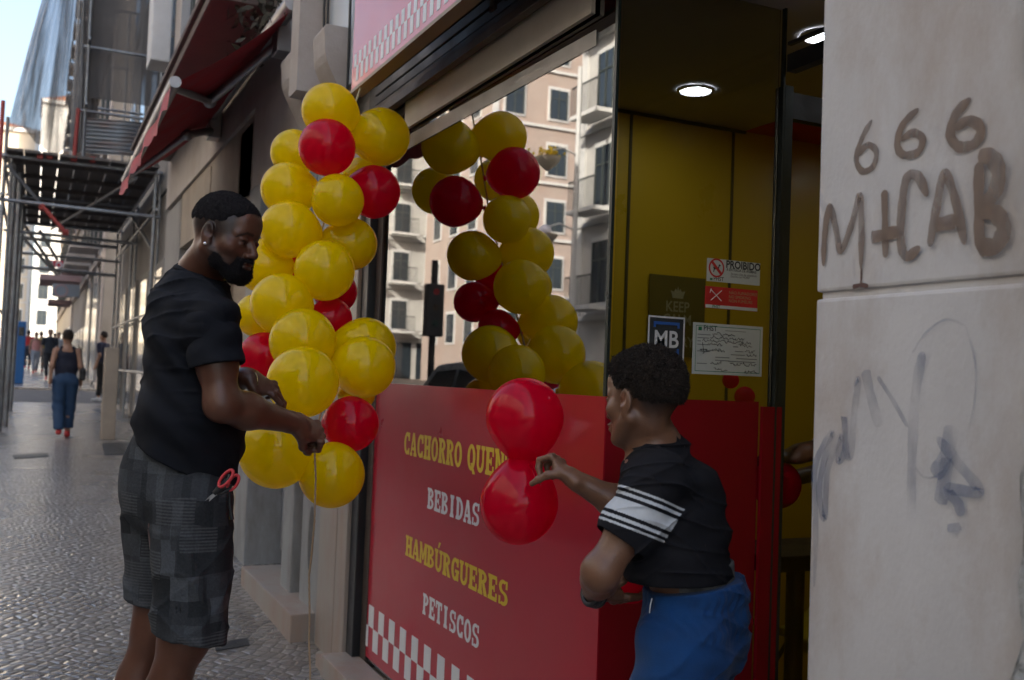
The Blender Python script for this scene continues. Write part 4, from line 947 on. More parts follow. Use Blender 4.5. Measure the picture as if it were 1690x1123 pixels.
mm.poly([(cx+a*s, ys-.0002, cz+b*s) for a, b in ((-.55, .05), (-.6, .35), (-.5, .1), (.25, .12), (.35, .45), (.45, .5), (.62, .38), (.62, .28), (.42, .22), (.38, -.1), (.42, -.55), (.30, -.55), (.24, -.2), (-.3, -.2), (-.38, -.55), (-.52, -.55), (-.45, -.15))], [tuple(range(17))]); mm.build('dog_mark', M['ink'], o)
T(o, 'PROIBIDO', x0+.345*w_, z0+.66*h_, .030, M['ink'], .0009, sx=.92)
T(o, 'A ENTRADA DE ANIMAIS', x0+.36*w_, z0+.52*h_, .0118, M['ink'], .0002, sx=.82)
T(o, 'Excepto cães de assistência', x0+.44*w_, z0+.36*h_, .010, M['ink'], 0, sx=.85); T(o, 'Decreto-Lei 74/2007', x0+.44*w_, z0+.25*h_, .009, M['ink'], 0, sx=.9)
T(o, 'PHST', x0+.12*w_, z0+.05*h_, .016, M['ink'], .0002); mm = MB(); mm.box((x0+.055*w_, SY-.0032, z0+.05*h_), (x0+.10*w_, SY-.0022, z0+.14*h_)); mm.build('leaf_mark', M['inkgreen'], o)
# red notice
o, x0, x1, z0, z1 = card('notice', 1164, 472, 1249, 515, M['inkred'], 'red notice with crossed white cutlery lines under the PROIBIDO notice', 'notice'); w_, h_ = x1-x0, z1-z0
mm = MB(); mm.box((x0+.001, SY-.0031, z0+.001), (x1-.001, SY-.0021, z0+.16*h_)); mm.build('foot_strip', M['print'], o)
mm = MB(); cx, cz = x0+.2*w_, z0+.6*h_
for sg_ in (1, -1): mm.tube([(cx-.1*w_, SY-.003, cz-sg_*.24*h_), (cx+.1*w_, SY-.003, cz+sg_*.24*h_)], .0013, 4)
mm.tube([(cx-.1*w_, SY-.003, cz+.30*h_), (cx-.12*w_, SY-.003, cz+.1*h_)], .0012, 4); mm.build('crossed_lines', M['vwhite'], o)
T(o, 'NÃO FUMADORES', x0+.44*w_, z0+.72*h_, .0125, M['posterink'], 0); T(o, 'NO SMOKING', x0+.44*w_, z0+.53*h_, .0125, M['posterink'], 0); T(o, 'NON FUMEURS', x0+.44*w_, z0+.34*h_, .0125, M['posterink'], 0)
T(o, 'PHST', x0+.13*w_, z0+.025*h_, .012, M['inkgreen'], .0002, y=SY-.0033)
# card payment sticker
o, x0, x1, z0, z1 = card('sticker', 1070, 521, 1127, 603, M['ink'], 'black sticker with MB in white and blue brackets, over the boy\'s head', 'sticker'); w_, h_ = x1-x0, z1-z0
mm = MB(); rr_ = .006
fr = [(x0-.001, z0-.001), (x1+.001, z0-.001), (x1+.001, z1+.001), (x0-.001, z1+.001)]; inr = [(x0+.004, z0+.004), (x1-.004, z0+.004), (x1-.004, z1-.004), (x0+.004, z1-.004)]
mm.poly([(a, SY-.0024, b) for a, b in fr+inr], [(i, (i+1) % 4, 4+(i+1) % 4, 4+i) for i in range(4)]); mm.build('white_border', M['vwhite'], o)
T(o, 'MB', (x0+x1)/2, z0+.36*h_, .066, M['vwhite'], .0012, 'CENTER', sx=.95); T(o, 'MULTIBANCO', x0+.12*w_, z0+.05*h_, .018, M['vwhite'], .0003, sx=.85)
mm = MB()
for zc, sgn in ((z0+.86*h_, -1), (z0+.245*h_, 1)):
    mm.box((x0+.2*w_, SY-.0032, zc-.004), (x1-.2*w_, SY-.0022, zc+.004))
    for xx in (x0+.2*w_-.007, x1-.2*w_): a, b = sorted((zc-.004*sgn*-1, zc+.010*sgn)); mm.box((xx, SY-.0033, min(zc-.004, zc+.012*sgn)), (xx+.007, SY-.0023, max(zc+.004, zc+.012*sgn)))
mm.build('blue_bracket', M['inkblue'], o)
# handwritten form
o, x0, x1, z0, z1 = card('paper_form', 1144, 532, 1256, 622, M['print'], 'white handwritten form with thin green border on the side pane, largest of the notices', 'paper form'); w_, h_ = x1-x0, z1-z0
mm = MB(); a, b = .035*w_, .055*h_; o1 = [(x0+a, z0+b), (x1-a, z0+b), (x1-a, z1-b), (x0+a, z1-b)]; t2 = .0016; i1 = [(x0+a+t2, z0+b+t2), (x1-a-t2, z0+b+t2), (x1-a-t2, z1-b-t2), (x0+a+t2, z1-b-t2)]
mm.poly([(p, SY-.0026, q) for p, q in o1+i1], [(i, (i+1) % 4, 4+(i+1) % 4, 4+i) for i in range(4)]); mm.box((x0+.07*w_, SY-.0031, z0+.85*h_), (x0+.115*w_, SY-.0022, z0+.92*h_)); mm.build('green_border', M['inkgreen'], o)
T(o, 'PHST', x0+.14*w_, z0+.855*h_, .021, M['ink'], .0003); mm = MB(); mm.box((x0+.45*w_, SY-.0028, z0+.87*h_), (x0+.75*w_, SY-.0023, z0+.88*h_))
for (a, b, zz) in ((.06, .24, .765), (.06, .22, .70), (.06, .11, .635), (.06, .2, .57), (.57, .64, .56), (.06, .22, .44), (.60, .72, .47), (.54, .74, .40), (.32, .52, .335), (.62, .92, .33), (.32, .52, .275), (.5, .9, .27), (.06, .2, .2)): mm.box((x0+a*w_, SY-.0029, z0+zz*h_), (x0+b*w_, SY-.0023, z0+zz*h_+.0022))
mm.build('printed_line', mk('grey_print', (.22, .25, .26), .6), o)
def scribble(x, z, L_, amp, seed):
    r = np.random.default_rng(seed); k = int(L_/.0035); pts = [np.array((x+i*.0035+.0018*math.sin(i*2.1), SY-.0030, z+amp*(r.random()-.35)*(1.7 if r.random() < .2 else 1))) for i in range(k)]
    return pts
mm = MB()
for i, (a, L2, zz) in enumerate(((.27, .34, .78), (.24, .5, .715), (.13, .72, .65), (.2, .24, .585), (.65, .22, .575), (.17, .3, .46), (.74, .16, .48), (.76, .18, .405), (.25, .17, .215), (.53, .4, .21), (.3, .22, .09), (.74, .2, .075))): mm.tube(scribble(x0+a*w_, z0+zz*h_, L2*w_, .009, i), .0007, 4)
mm.tube([(x0+.13*w_, SY-.003, z0+.62*h_), (x0+.15*w_, SY-.003, z0+.44*h_), (x0+.10*w_, SY-.003, z0+.48*h_), (x0+.2*w_, SY-.003, z0+.49*h_), (x0+.14*w_, SY-.003, z0+.40*h_)], .0009, 4)
mm.build('handwriting', M['ink'], o)
# poster on the inner wall
o, x0, x1, z0, z1 = card('poster', 1072, 452, 1160, 592, M['poster'], 'dim olive KEEP CALM poster with a crown on the yellow inner wall', 'poster', y=3.488, th=.004); w_, h_ = x1-x0, z1-z0
py_ = 3.483; cx = (x0+x1)/2
for txt, zz, s in (('KEEP', .56, .062), ('CALM', .40, .062), ('AND', .30, .03), ('CARRY', .13, .062)): T(o, txt, cx, z0+zz*h_, s, M['posterink'], .001, 'CENTER', y=py_, sx=.9)
mm = MB(); mm.poly([(cx+a*.034, py_, z0+.77*h_+b*.034) for a, b in ((-.8, -.45), (.8, -.45), (.85, -.1), (1.1, .5), (.6, .35), (.35, .75), (.12, .45), (0, 1.1), (-.12, .45), (-.35, .75), (-.6, .35), (-1.1, .5), (-.85, -.1))], [tuple(range(13))]); mm.build('crown_mark', M['posterink'], o)

# ============================================================ graffiti on the pillar (brush strokes of real paint)
brush = alpha_mat('brown_brush_paint', (.20, .14, .105), .72, .22, 26, .6, (1, 1, .25)); bluep = alpha_mat('faded_blue_marker', (.17, .20, .29), .26, .24, 14, .7, (1, 1, .6))
cnt = [0]
def stroke(mb, pts, wpx, X=1.2495):
    """pts in photo pixels on the pillar face; ribbon of given pixel width"""
    cnt[0] += 1; x = X-.0003-.0005*(cnt[0] % 12)
    Pn = [onx(a, b, 1.25)[1:] for a, b in pts]; q = []
    for i in range(len(Pn)-1):            # smooth (Catmull-Rom)
        p0 = Pn[max(i-1, 0)]; p1 = Pn[i]; p2 = Pn[i+1]; p3 = Pn[min(i+2, len(Pn)-1)]
        for t in np.linspace(0, 1, 12, endpoint=False): q.append(.5*((2*p1)+(-p0+p2)*t+(2*p0-5*p1+4*p2-p3)*t*t+(-p0+3*p1-3*p2+p3)*t**3))
    q.append(Pn[-1]); n = len(q); W_ = wpx*1.75/FPX; L, R = [], []
    for i in range(n):
        d = q[min(i+1, n-1)]-q[max(i-1, 0)]; d = d/(np.linalg.norm(d)+1e-9); nn = np.array((-d[1], d[0])); s = i/(n-1)
        ww = W_/2*(1+.07*math.sin(i*.45+wpx)+.04*math.sin(i*1.1))*min(1, math.sqrt(max(.04, min(s, 1-s)*14)))
        xx = x-.000004*i; L.append((xx, *(q[i]+nn*ww))); R.append((xx, *(q[i]-nn*ww)))
    mb.poly(L+R, [(i, i+1, n+i+1, n+i) for i in range(n-1)])
gm = MB()
for s, w__ in (([(1440, 198), (1424, 228), (1414, 262), (1424, 283), (1442, 275), (1447, 250), (1432, 240), (1418, 258)], 11), ([(1518, 180), (1492, 205), (1482, 238), (1492, 256), (1516, 252), (1524, 230), (1508, 220), (1488, 232)], 13), ([(1604, 163), (1580, 188), (1570, 222), (1585, 243), (1612, 236), (1620, 212), (1600, 200), (1576, 214)], 16)): stroke(gm, s, w__)
g1 = gm.build('painted_numerals', brush, None, 'brown painted 666 high on the pale pillar', 'graffiti', 'brown brush graffiti')
gm = MB()
for s, w__ in (([(1361, 440), (1363, 390), (1371, 342), (1382, 380), (1390, 414), (1408, 370), (1421, 324), (1424, 380), (1423, 445)], 13), ([(1462, 314), (1463, 370), (1464, 426)], 13), ([(1440, 393), (1462, 388), (1486, 382)], 20), ([(1534, 325), (1518, 292), (1500, 295), (1492, 340), (1490, 400), (1500, 424), (1522, 408)], 16), ([(1538, 408), (1548, 350), (1562, 288), (1580, 330), (1596, 405)], 15), ([(1548, 372), (1582, 366)], 22),
                 ([(1620, 268), (1620, 330), (1622, 400), (1634, 420)], 17), ([(1620, 268), (1636, 258), (1652, 280), (1648, 315), (1628, 345), (1650, 355), (1662, 380), (1644, 410), (1618, 398)], 24)): stroke(gm, s, w__)
gm.build('painted_letters', brush, None, 'large brown painted letters M+CAB across the pillar under the numerals', 'graffiti', 'brown brush graffiti')
gm = MB(); stroke(gm, [(1422, 440), (1422, 458), (1421, 472)], 4); stroke(gm, [(1408, 474), (1422, 471), (1434, 473)], 7); gm.build('paint_drip', mk('dark_paint_drip', (.10, .05, .04), .6), None, 'dark paint drip on the stone joint under the letter M', 'paint drip')
gm = MB()
def cv(pts): return [(1320+a/1.8027, 500+b/1.8027) for a, b in pts]
for s, w__ in (([(45, 845), (50, 700), (45, 520), (60, 450), (100, 390), (75, 470), (60, 560), (75, 640), (85, 500), (105, 440), (125, 400), (118, 470), (140, 430), (135, 340), (140, 440), (155, 450), (165, 330), (178, 230), (165, 250)], 7), ([(198, 200), (215, 280), (240, 370)], 10), ([(235, 220), (280, 290), (325, 370)], 4),
                 ([(370, 145), (350, 260), (340, 400), (335, 650)], 9), ([(500, 70), (440, 50), (380, 90), (340, 150)], 3), ([(500, 70), (530, 200), (510, 370), (430, 500), (380, 520), (350, 490)], 3), ([(460, 365), (440, 460), (405, 515)], 13), ([(415, 400), (480, 480), (540, 560), (450, 555), (480, 600), (485, 635)], 9), ([(450, 460), (425, 600)], 12), ([(465, 655), (470, 680)], 12)): stroke(gm, cv(s), w__*(1.9 if w__ > 3 else 1.2))
gm.build('marker_scrawl', bluep, None, 'faded blue marker scrawl across the lower pillar', 'graffiti')

# ============================================================ inside the shop: chair, table
ch = empty('chair', 'yellow shell chair with dark wire legs inside the doorway', 'chair', (2.55, 2.75, .16))
cp = P(1290, 925, 3.1)
mm = MB(); n = 20; vs = []
for j in range(13):
    t = j/12
    for i in range(n+1):
        s_ = (i/n-.5)*2
        if t < .5: y = -.2+.4*t*2; z = .44-.03*(1-s_*s_)*1; vs.append((2.55+s_*.21*(1-.1*(t < .1)), 2.75-y, z+.05*s_*s_))
        else: u_ = (t-.5)*2; vs.append((2.55+s_*(.21-.05*u_), 2.75-.2-.07*u_-.03+.04*(s_*s_), .44+.38*u_*1))
mm.poly([(a, b, c+.16) for a, b, c in vs], [(j*(n+1)+i, j*(n+1)+i+1, (j+1)*(n+1)+i+1, (j+1)*(n+1)+i) for j in range(12) for i in range(n)], True)
o = mm.build('seat_shell', mk('yellow_plastic', (.75, .55, .02), .35), ch); sdm = o.modifiers.new('t', 'SOLIDIFY'); sdm.thickness = .008
for sx_ in (-1, 1):
    for sy_ in (-1, 1):
        mm = MB(); mm.tube([(2.55+sx_*.06, 2.75+sy_*.06, .57), (2.55+sx_*.21, 2.75+sy_*.21, .16)], .009, 6); mm.build('leg', M['dark'], ch)
mm = MB(); mm.tube([(2.40, 2.60, .34), (2.70, 2.90, .34)], .005, 5); mm.tube([(2.40, 2.90, .345), (2.70, 2.60, .345)], .005, 5); mm.build('brace', M['dark'], ch)
tb = empty('table', 'dark square table just inside the doorway beneath the red balloon', 'table', (2.35, 2.75, .16))
a = P(1300, 862, 2.85)
mm = MB(); mm.box((2.05, 2.42, .90), (2.55, 2.72, .95), .005); mm.build('tabletop', M['dark'], tb); mm = MB(); mm.tube([(2.3, 2.57, .17), (2.3, 2.57, .9)], .03); mm.build('leg', M['dark'], tb); mm = MB(); mm.box((2.12, 2.44, .161), (2.5, 2.70, .185), .005); mm.build('foot', M['dark'], tb)

# ============================================================ things seen only in the window: car, lamps
car = empty('parked_car', 'grey hatchback parked at the kerb, mirrored in the shop window behind the balloons', 'car', (-2.15, 10.2, gz(10)-.13))
cx0, cy0, cz0 = -2.15, 10.2, gz(10.2)-.13
prof = [(-2.1, .35), (-2.15, .6), (-2.05, .88), (-1.75, .96), (-1.2, 1.35), (-.9, 1.50), (-.2, 1.56), (.6, 1.52), (1.05, 1.15), (1.35, 1.0), (2.0, .88), (2.15, .6), (2.1, .32)]
body = MB(); vs = []
for s_, k in ((-.86, 1), (-.78, 2), (.78, 2), (.86, 1)):
    for (y, z) in prof: vs.append((cx0+(s_ if z < 1.0 else s_*(1-.16*(z-1)/.5)), cy0+y, cz0+z*(1 if k == 2 or z < 1 else .985)))
n = len(prof); body.poly(vs, [(a*n+i, a*n+i+1, (a+1)*n+i+1, (a+1)*n+i) for a in range(3) for i in range(n-1)]+[tuple(range(n)), tuple(range(3*n, 4*n))[::-1]]+[(0, n, n*2, n*3), (n-1, 2*n-1, 3*n-1, 4*n-1)], False)
body.build('body', mk('silver_blue_car_paint', (.50, .55, .58), .3, .03, 2, metal=0, coat=1), car)
for sd__ in (-1, 1):
    for (pts_, nm) in ((((-1.05, 1.02), (-.82, 1.40), (-.1, 1.46), (-.1, 1.02)), 'window'), (((-.02, 1.02), (-.02, 1.46), (.55, 1.43), (.95, 1.06)), 'window')):
        mm = MB(); mm.poly([(cx0+sd__*(.862-.138*(z-1)/.5), cy0+y, cz0+z) for y, z in pts_], [tuple(range(4))]); mm.build(nm, M['pane'], car)
mm = MB(); mm.poly([(cx0+s_*.70*(1-.14*(z-1)/.5), cy0+y, cz0+z+.012) for s_, y, z in ((-1, -1.62, 1.04), (1, -1.62, 1.04), (1, -1.0, 1.43), (-1, -1.0, 1.43))], [(0, 1, 2, 3)]); mm.build('windscreen', M['pane'], car)
mm = MB(); mm.poly([(cx0+s_*.66, cy0+y, cz0+z+.012) for s_, y, z in ((-1, 1.0, 1.19), (1, 1.0, 1.19), (1, .66, 1.46), (-1, .66, 1.46))], [(0, 1, 2, 3)]); mm.build('rear_window', M['pane'], car)
for sx_ in (-1, 1):
    for yy in (-1.35, 1.3):
        mm = MB(); mm.tube([(cx0+sx_*.70, cy0+yy, cz0+.31), (cx0+sx_*.90, cy0+yy, cz0+.31)], .31, 24); wo = mm.build('wheel', M['black'], car); mm = MB(); mm.tube([(cx0+sx_*.89, cy0+yy, cz0+.31), (cx0+sx_*.906, cy0+yy, cz0+.31)], .19, 18); mm.build('rim', M['alu'], wo)
    mm = MB(); mm.box((cx0+sx_*.62-.12, cy0-2.12, cz0+.62), (cx0+sx_*.62+.12, cy0-1.98, cz0+.76), .02); mm.build('headlight', M['vwhite'], car)
# lamp posts with hanging bowls and flower baskets, mirrored
def lamp(pxa, Yd, zt, label):
    p = mir(pxa, 300, Yd); L_ = empty('street_lamp', label, 'street lamp', (p[0], p[1], gz(p[1])), 'street lamps across the road')
    mm = MB(); mm.tube([(p[0], p[1], gz(p[1])), (p[0], p[1], 1.2), (p[0], p[1], zt)], [.16, .10, .07], 12); mm.build('pole', M['trim'], L_)
    for k, zz in enumerate((zt-3.2, zt-5.6)):
        e = np.array((p[0]+1.15, p[1]-.2, zz)); mm = MB(); mm.tube([(p[0], p[1], zz+.35), (p[0]+.6, p[1]-.1, zz+.5), e+np.array((0, 0, .3))], .03, 8); mm.build('arm', M['trim'], L_)
        mm = MB(); mm.tube([e+np.array((0, 0, -.32)), e+np.array((0, 0, -.15)), e+np.array((0, 0, .02)), e+np.array((0, 0, .1))], [.05, .24, .38, .40], 16); bw = mm.build('bowl', M['facade_cream'], L_)
        if k == 0:
            mm = MB()
            for i in range(90): v = rng.normal(size=3)*np.array((.2, .2, .10)); c = e+np.array((0, 0, .22))+v; mm.sphere(c, .045, 6, 4)
            mm.build('flowers', mk('yellow_flowers', (.65, .45, .02), .8, .4, 9), bw)
        else: mm = MB(); mm.sphere(e+np.array((0, 0, .2)), .2, 14, 10); mm.build('globe', mk('milky_globe', (.7, .68, .75), .3), bw)
lamp(951, 27.5, 11.5, 'pale lamp post with bowl lantern and yellow flower basket, mirrored in the window')
# ============================================================ people
def skin_mat(name, col, rough=.38):
    m = mk(name, col, rough, .16, 9, .10, 240, vcol=True, spec=.45); b = m.node_tree.nodes["Principled BSDF"]
    b.inputs['Subsurface Weight'].default_value = .06; b.inputs['Subsurface Radius'].default_value = (.02, .008, .004); b.inputs['Subsurface Scale'].default_value = .5; return m
M['skin_man'] = skin_mat('dark_brown_skin', (.105, .043, .025)); M['skin_boy'] = skin_mat('light_brown_skin', (.165, .080, .046))
M['hair'] = mk('black_cropped_hair', (.012, .010, .012), .75, .5, 90, .9, 420, spec=.3)
M['curls'] = mk('dark_curly_hair', (.030, .021, .016), .7, .6, 60, .9, 300, spec=.3)
M['tee'] = mk('black_cotton', (.010, .0115, .016), .9, .15, 12, .25, 500, spec=.15, sheen=0)

def frame(phi, pitch=0, roll=0):
    """phi: degrees turned to the right of straight-away-from-camera; pitch>0 looks up"""
    a = R_(phi); fw = RH*math.sin(a)+FH*math.cos(a); rt = RH*math.cos(a)-FH*math.sin(a); up = UP.copy()
    p = R_(pitch); fw, up = fw*math.cos(p)+up*math.sin(p), up*math.cos(p)-fw*math.sin(p)
    r = R_(roll); rt, up = rt*math.cos(r)+up*math.sin(r), up*math.cos(r)-rt*math.sin(r)
    return np.stack([rt, fw, up], 1)      # columns: right, forward, up
def head_ops(S, o, Mx, s, nose=1.0, full=1.0):
    def L(x, y, z): return o+Mx@(np.array((x, y, z))*s)
    def E_(c, r, k=.012, mode='add'): S.ell(L(*c), np.array(r)*s, Mx, k*s, mode)
    def Cn(a, b, ra, rb, k=.012, mode='add', u=None, q=1): S.cone(L(*a), L(*b), ra*s, rb*s, k*s, u, q, mode)
    E_((0, -.014, .036), (.0755, .097, .086))
    E_((0, .030, -.020), (.064, .062, .086), .02)
    for x in (-1, 1):
        Cn((x*.060, -.005, -.045), (x*.024, .062, -.096), .020*full, .018, .022)
        E_((x*.046, .052, -.022), (.024, .024, .022), .018)
        Cn((x*.012, .079, .020), (x*.046, .066, .016), .012, .010, .012)      # brow ridge
    E_((0, .066, -.094), (.028, .024, .020), .018)                          # chin
    E_((0, .072, .052), (.045, .02, .035), .03)                             # forehead
    for x in (-1, 1): E_((x*.031, .094, -.002), (.019, .014, .012), .010, 'sub')
    Cn((0, .084, .008), (0, .108*nose, -.028), .0085, .0115, .010)
    E_((0, .109*nose, -.033), (.0125, .010, .010), .006)
    for x in (-1, 1): E_((x*.0135*nose, .099, -.037), (.0095, .011, .0085), .006); E_((x*.008, .106, -.044), (.004, .005, .004), .002, 'sub')
    E_((0, .083, -.066), (.028, .018, .022), .014)                          # muzzle
    E_((0, .0975, -.0595), (.0235, .0095, .0062), .004); E_((0, .0965, -.0715), (.0205, .0105, .0080), .004)
    Cn((-.026, .090, -.0655), (.026, .090, -.0655), .0022, .0022, .003, 'sub'); Cn((-.008, .1065, -.0655), (.008, .1065, -.0655), .0022, .0022, .003, 'sub')
    for x in (-1, 1):
        E_((x*.031, .0775, -.003), (.0135, .0125, .0125), .002)              # eyeball
        E_((x*.031, .0785, .0045), (.0165, .0135, .0075), .004)             # upper lid
        E_((x*.031, .0765, -.0115), (.0150, .0120, .0055), .004)            # lower lid
        # ear
        E_((x*.078, -.008, -.004), (.0085, .019, .031), .006); E_((x*.077, -.002, -.032), (.006, .011, .012), .006)
        E_((x*.086, -.004, .003), (.006, .010, .018), .004, 'sub'); E_((x*.082, .004, -.006), (.005, .007, .009), .004, 'sub')
    return L
def head_paint(V, o, Mx, s, base, stub=None, fade=None):
    """pigment by place on the head: lips, lids, brows, stubble, eyes (multipliers of the skin colour)"""
    q = ((V-o)@Mx)/s; x, y, z = q.T; ax = np.abs(x)
    def blob(cx, cy, cz, rx, ry, rz): return np.clip(1.6-1.6*np.sqrt(((ax-cx)/rx)**2+((y-cy)/ry)**2+((z-cz)/rz)**2), 0, 1)
    def mixc(m, c): base[:] = base*(1-m[:, None])+np.array(c)*m[:, None]
    mixc(blob(0, .10, -.064, .026, .022, .013)*.6, (1.15, .62, .62))                        # lips
    mixc(blob(.033, .082, -.004, .024, .02, .018)*.45, (.55, .5, .5))                       # eye surround
    mixc(np.clip(blob(.031, .092, -.0045, .0115, .02, .0036)*2, 0, 1), (2.2, 3.6, 4.6))     # sclera
    mixc(np.clip(blob(.033, .092, -.0050, .0062, .02, .0050)*3, 0, 1), (.10, .10, .12))      # iris
    mixc(np.clip(blob(.031, .092, .0005, .0160, .02, .0034)*2, 0, 1), (.12, .12, .14))      # lash line
    arch = .0235+.05*(ax-.012)-.9*np.clip(ax-.035, 0, 1)
    mixc(np.clip(1.4-1.4*np.abs(z-arch)/.0065, 0, 1)*(ax > .011)*(ax < .054)*(y > .05)*.9, (.10, .12, .15))   # brows
    mixc(blob(.077, -.004, -.002, .014, .02, .03)*.25, (1.5, .8, .7))
    if stub is not None: mixc(stub(x, y, z), (.12, .15, .22))
    return base
def hand_ops(S, w, a, n, t, sc, curl, thumb, splay=.10, k=.008, fr=1.0):
    """w wrist, a towards the knuckles, n back of the hand, t thumb side; curl: 4 x (mcp,pip,dip) degrees; thumb: (dir, bend dir)"""
    a = nrm(a); n = nrm(n-a*(n@a)); tt = np.cross(a, n); t = tt if tt@np.array(t) > 0 else -tt
    S.cone(w-a*.02*sc, w+a*.018*sc, .0185*sc, .018*sc, .02*sc, t, 1.45)
    S.cone(w+a*.012*sc, w+a*.070*sc, .0135*sc, .0125*sc, .018*sc, t, 2.75)
    S.ell(w+a*.035*sc+t*.022*sc-n*.012*sc, np.array((.018, .030, .014))*sc, np.stack([t, a, n], 1), .014*sc)   # thumb ball
    S.ell(w+a*.030*sc-t*.024*sc-n*.009*sc, np.array((.014, .032, .012))*sc, np.stack([t, a, n], 1), .014*sc)
    tips = []
    for i, (off, ln, al) in enumerate(((.030, (.040, .024, .021), .086), (.0095, (.044, .028, .022), .091), (-.011, (.041, .026, .022), .086), (-.030, (.033, .020, .019), .077))):
        b = w+a*al*sc+t*off*sc+n*.001*sc; S.ell(b, np.full(3, .0105*sc*fr), None, .010*sc)
        sp = splay*(1.5-i); d = nrm(a+t*sp*.5); ang = 0; p = b; r = (.0098, .0088, .0080, .0070) if i < 3 else (.0086, .0078, .0070, .0062)
        ax_ = nrm(np.cross(d, n))
        for j in range(3):
            ang += curl[i][j]; an = R_(ang); dv = d*math.cos(an)-n*math.sin(an); q = p+dv*ln[j]*sc
            S.cone(p, q, r[j]*sc*fr, r[j+1]*sc*fr, .0035*sc); p = q
        tips.append(p)
    b = w+a*.022*sc+t*.030*sc-n*.008*sc; d1, d2, d3 = [nrm(v[0]*a+v[1]*t-v[2]*n) for v in thumb]
    p = b
    for dv, l_, r0, r1 in ((d1, .040, .0145, .0115), (d2, .031, .0112, .0100), (d3, .026, .0100, .0080)): q = p+dv*l_*sc; S.cone(p, q, r0*sc*fr, r1*sc*fr, .007*sc); p = q
    return tips+[p]

# ------------------------------------------------------------ the man
dm = 2.76
man = empty('person', 'bearded man in black T-shirt and grey patchwork shorts fixing the balloon garland', 'person', (0.55, 2.55, .06))
RTm = frame(80)                        # torso: facing right, a little away
rt, fw = RTm[:, 0], RTm[:, 1]
HO = P(372, 391, 2.73); HM = frame(107, -14, 3); HS = .945
nb = P(330, 452, 2.80); chest = P(318, 560, 2.80); waist = P(312, 690, 2.80); hipc = P(288, 790, 2.82)
shN = P(350, 532, 2.64); shF = P(305, 520, 2.98)
elN = P(366, 668, 2.60); wrN = P(487, 699, 2.80)
elF = P(318, 648, 3.05); wrF = P(412, 624, 3.00)
knN = P(303, 1050, 2.72); knF = P(256, 1035, 2.95)
S = SDF()
Lh = head_ops(S, HO, HM, HS, 1.0, 1.1)
S.cone(Lh(0, -.020, -.055), nb+UP*.0, .060, .066, .03)
S.cone(nb-UP*.04, nb-UP*.07, .050, .060, .04, rt, 1.3)
S.cone(nb-UP*.14, chest, .085, .095, .05, rt, 1.35); S.cone(chest, waist, .105, .10, .05, rt, 1.2); S.cone(waist, hipc, .10, .105, .05, rt, 1.2)
for sh, el in ((shN, elN), (shF, elF)): S.cone(sh, sh*.5+el*.5, .055, .050, .03); S.cone(sh*.5+el*.5, el, .050, .042, .03)
def forearm(el, wr, s_=1.0):
    m_ = el*.68+wr*.32; S.cone(el, m_, .042*s_, .046*s_, .03); S.cone(m_, wr, .046*s_, .0275*s_, .03)
forearm(elN, wrN); forearm(elF, wrF)
# near hand: fist pinching the twine
aN = nrm(P(530, 716, 2.86)-wrN); 
S_h = hand_ops(S, wrN+aN*.004, aN, nrm(-FH*.80+UP*.62+RH*.05), RH*.1-UP*1+FH*.6, 1.0, ((62, 82, 40), (66, 88, 45), (70, 90, 45), (74, 90, 40)), ((.75, .30, .75), (.95, -.1, .55), (.8, -.4, .6)), .02)
aF = nrm(P(468, 652, 3.03)-wrF)
hand_ops(S, wrF, aF, nrm(UP*.75+RH*.45-FH*.45), -FH*1-UP*.2, .98, ((22, 30, 18), (30, 38, 20), (42, 45, 25), (52, 52, 30)), ((.8, .55, .5), (.95, .15, .5), (.9, -.1, .5)), .12)
# legs
hN = P(300, 850, 2.73); hF = P(272, 850, 2.92)
anN = P(262, 1372, 2.74); anF = P(222, 1362, 2.97); anN[2] = gz(anN[1])+.09; anF[2] = gz(anF[1])+.09
for h_, k_, a_ in ((hN, knN, anN), (hF, knF, anF)):
    S.cone(h_, k_, .092, .062, .04); S.ell(k_+fw*.012, (.060, .060, .066), None, .03)
    cf = k_*.70+a_*.30-fw*.030; S.cone(k_, cf, .056, .060, .035); S.cone(cf, a_, .058, .036, .035); S.cone(a_, a_-UP*.03, .036, .034, .02)
    S.cone(a_-UP*.045-fw*.03, a_-UP*.055+fw*.13, .034, .028, .03, rt, 1.2)
def stub(x, y, z):
    side = np.clip((np.abs(x)-.030)/.02, 0, 1)
    f = np.clip((z+.028)/.040, 0, 1)*np.clip((.070-y)/.02, 0, 1)*np.clip((y+.2)/.1, 0, 1)      # fade over the sides
    bk = np.clip((z+.03)/.07, 0, 1)*np.clip((-.02-y)/.03, 0, 1)*.85
    jaw = np.clip((-.030-z)/.02, 0, 1)*np.clip((y+.012)/.02, 0, 1)*np.clip((z+.125)/.01, 0, 1)*.75
    sb = np.clip(1-np.abs(y-.012)/.014, 0, 1)*(np.abs(x) > .05)*(z > -.06)*(z < .06)*.75
    edge = np.clip((z-(.078-.30*np.clip(y-.05, -1, 0)*0))/.006, 0, 1)*(y > .0)
    return np.clip(np.maximum.reduce([f*side*.96, bk, jaw*.7, sb, edge*.9]), 0, .9)
def paint_man(V):
    b = np.ones((len(V), 3)); near = np.linalg.norm(V-HO, axis=1) < .17
    if near.any(): bb = b[near]; b[near] = head_paint(V[near], HO, HM, HS, bb, stub)
    # paler fingertips and knuckle folds are pigment differences too
    return b
hb = (HO-.16, HO+.16, .0022)
h1 = (np.minimum(wrN, wrN+aN*.12)-.07, np.maximum(wrN, wrN+aN*.12)+.07, .0022); h2 = (np.minimum(wrF, wrF+aF*.15)-.075, np.maximum(wrF, wrF+aF*.15)+.075, .0024)
S.mesh('body', M['skin_man'], man, .0052, (hb, h1, h2), paint_man)
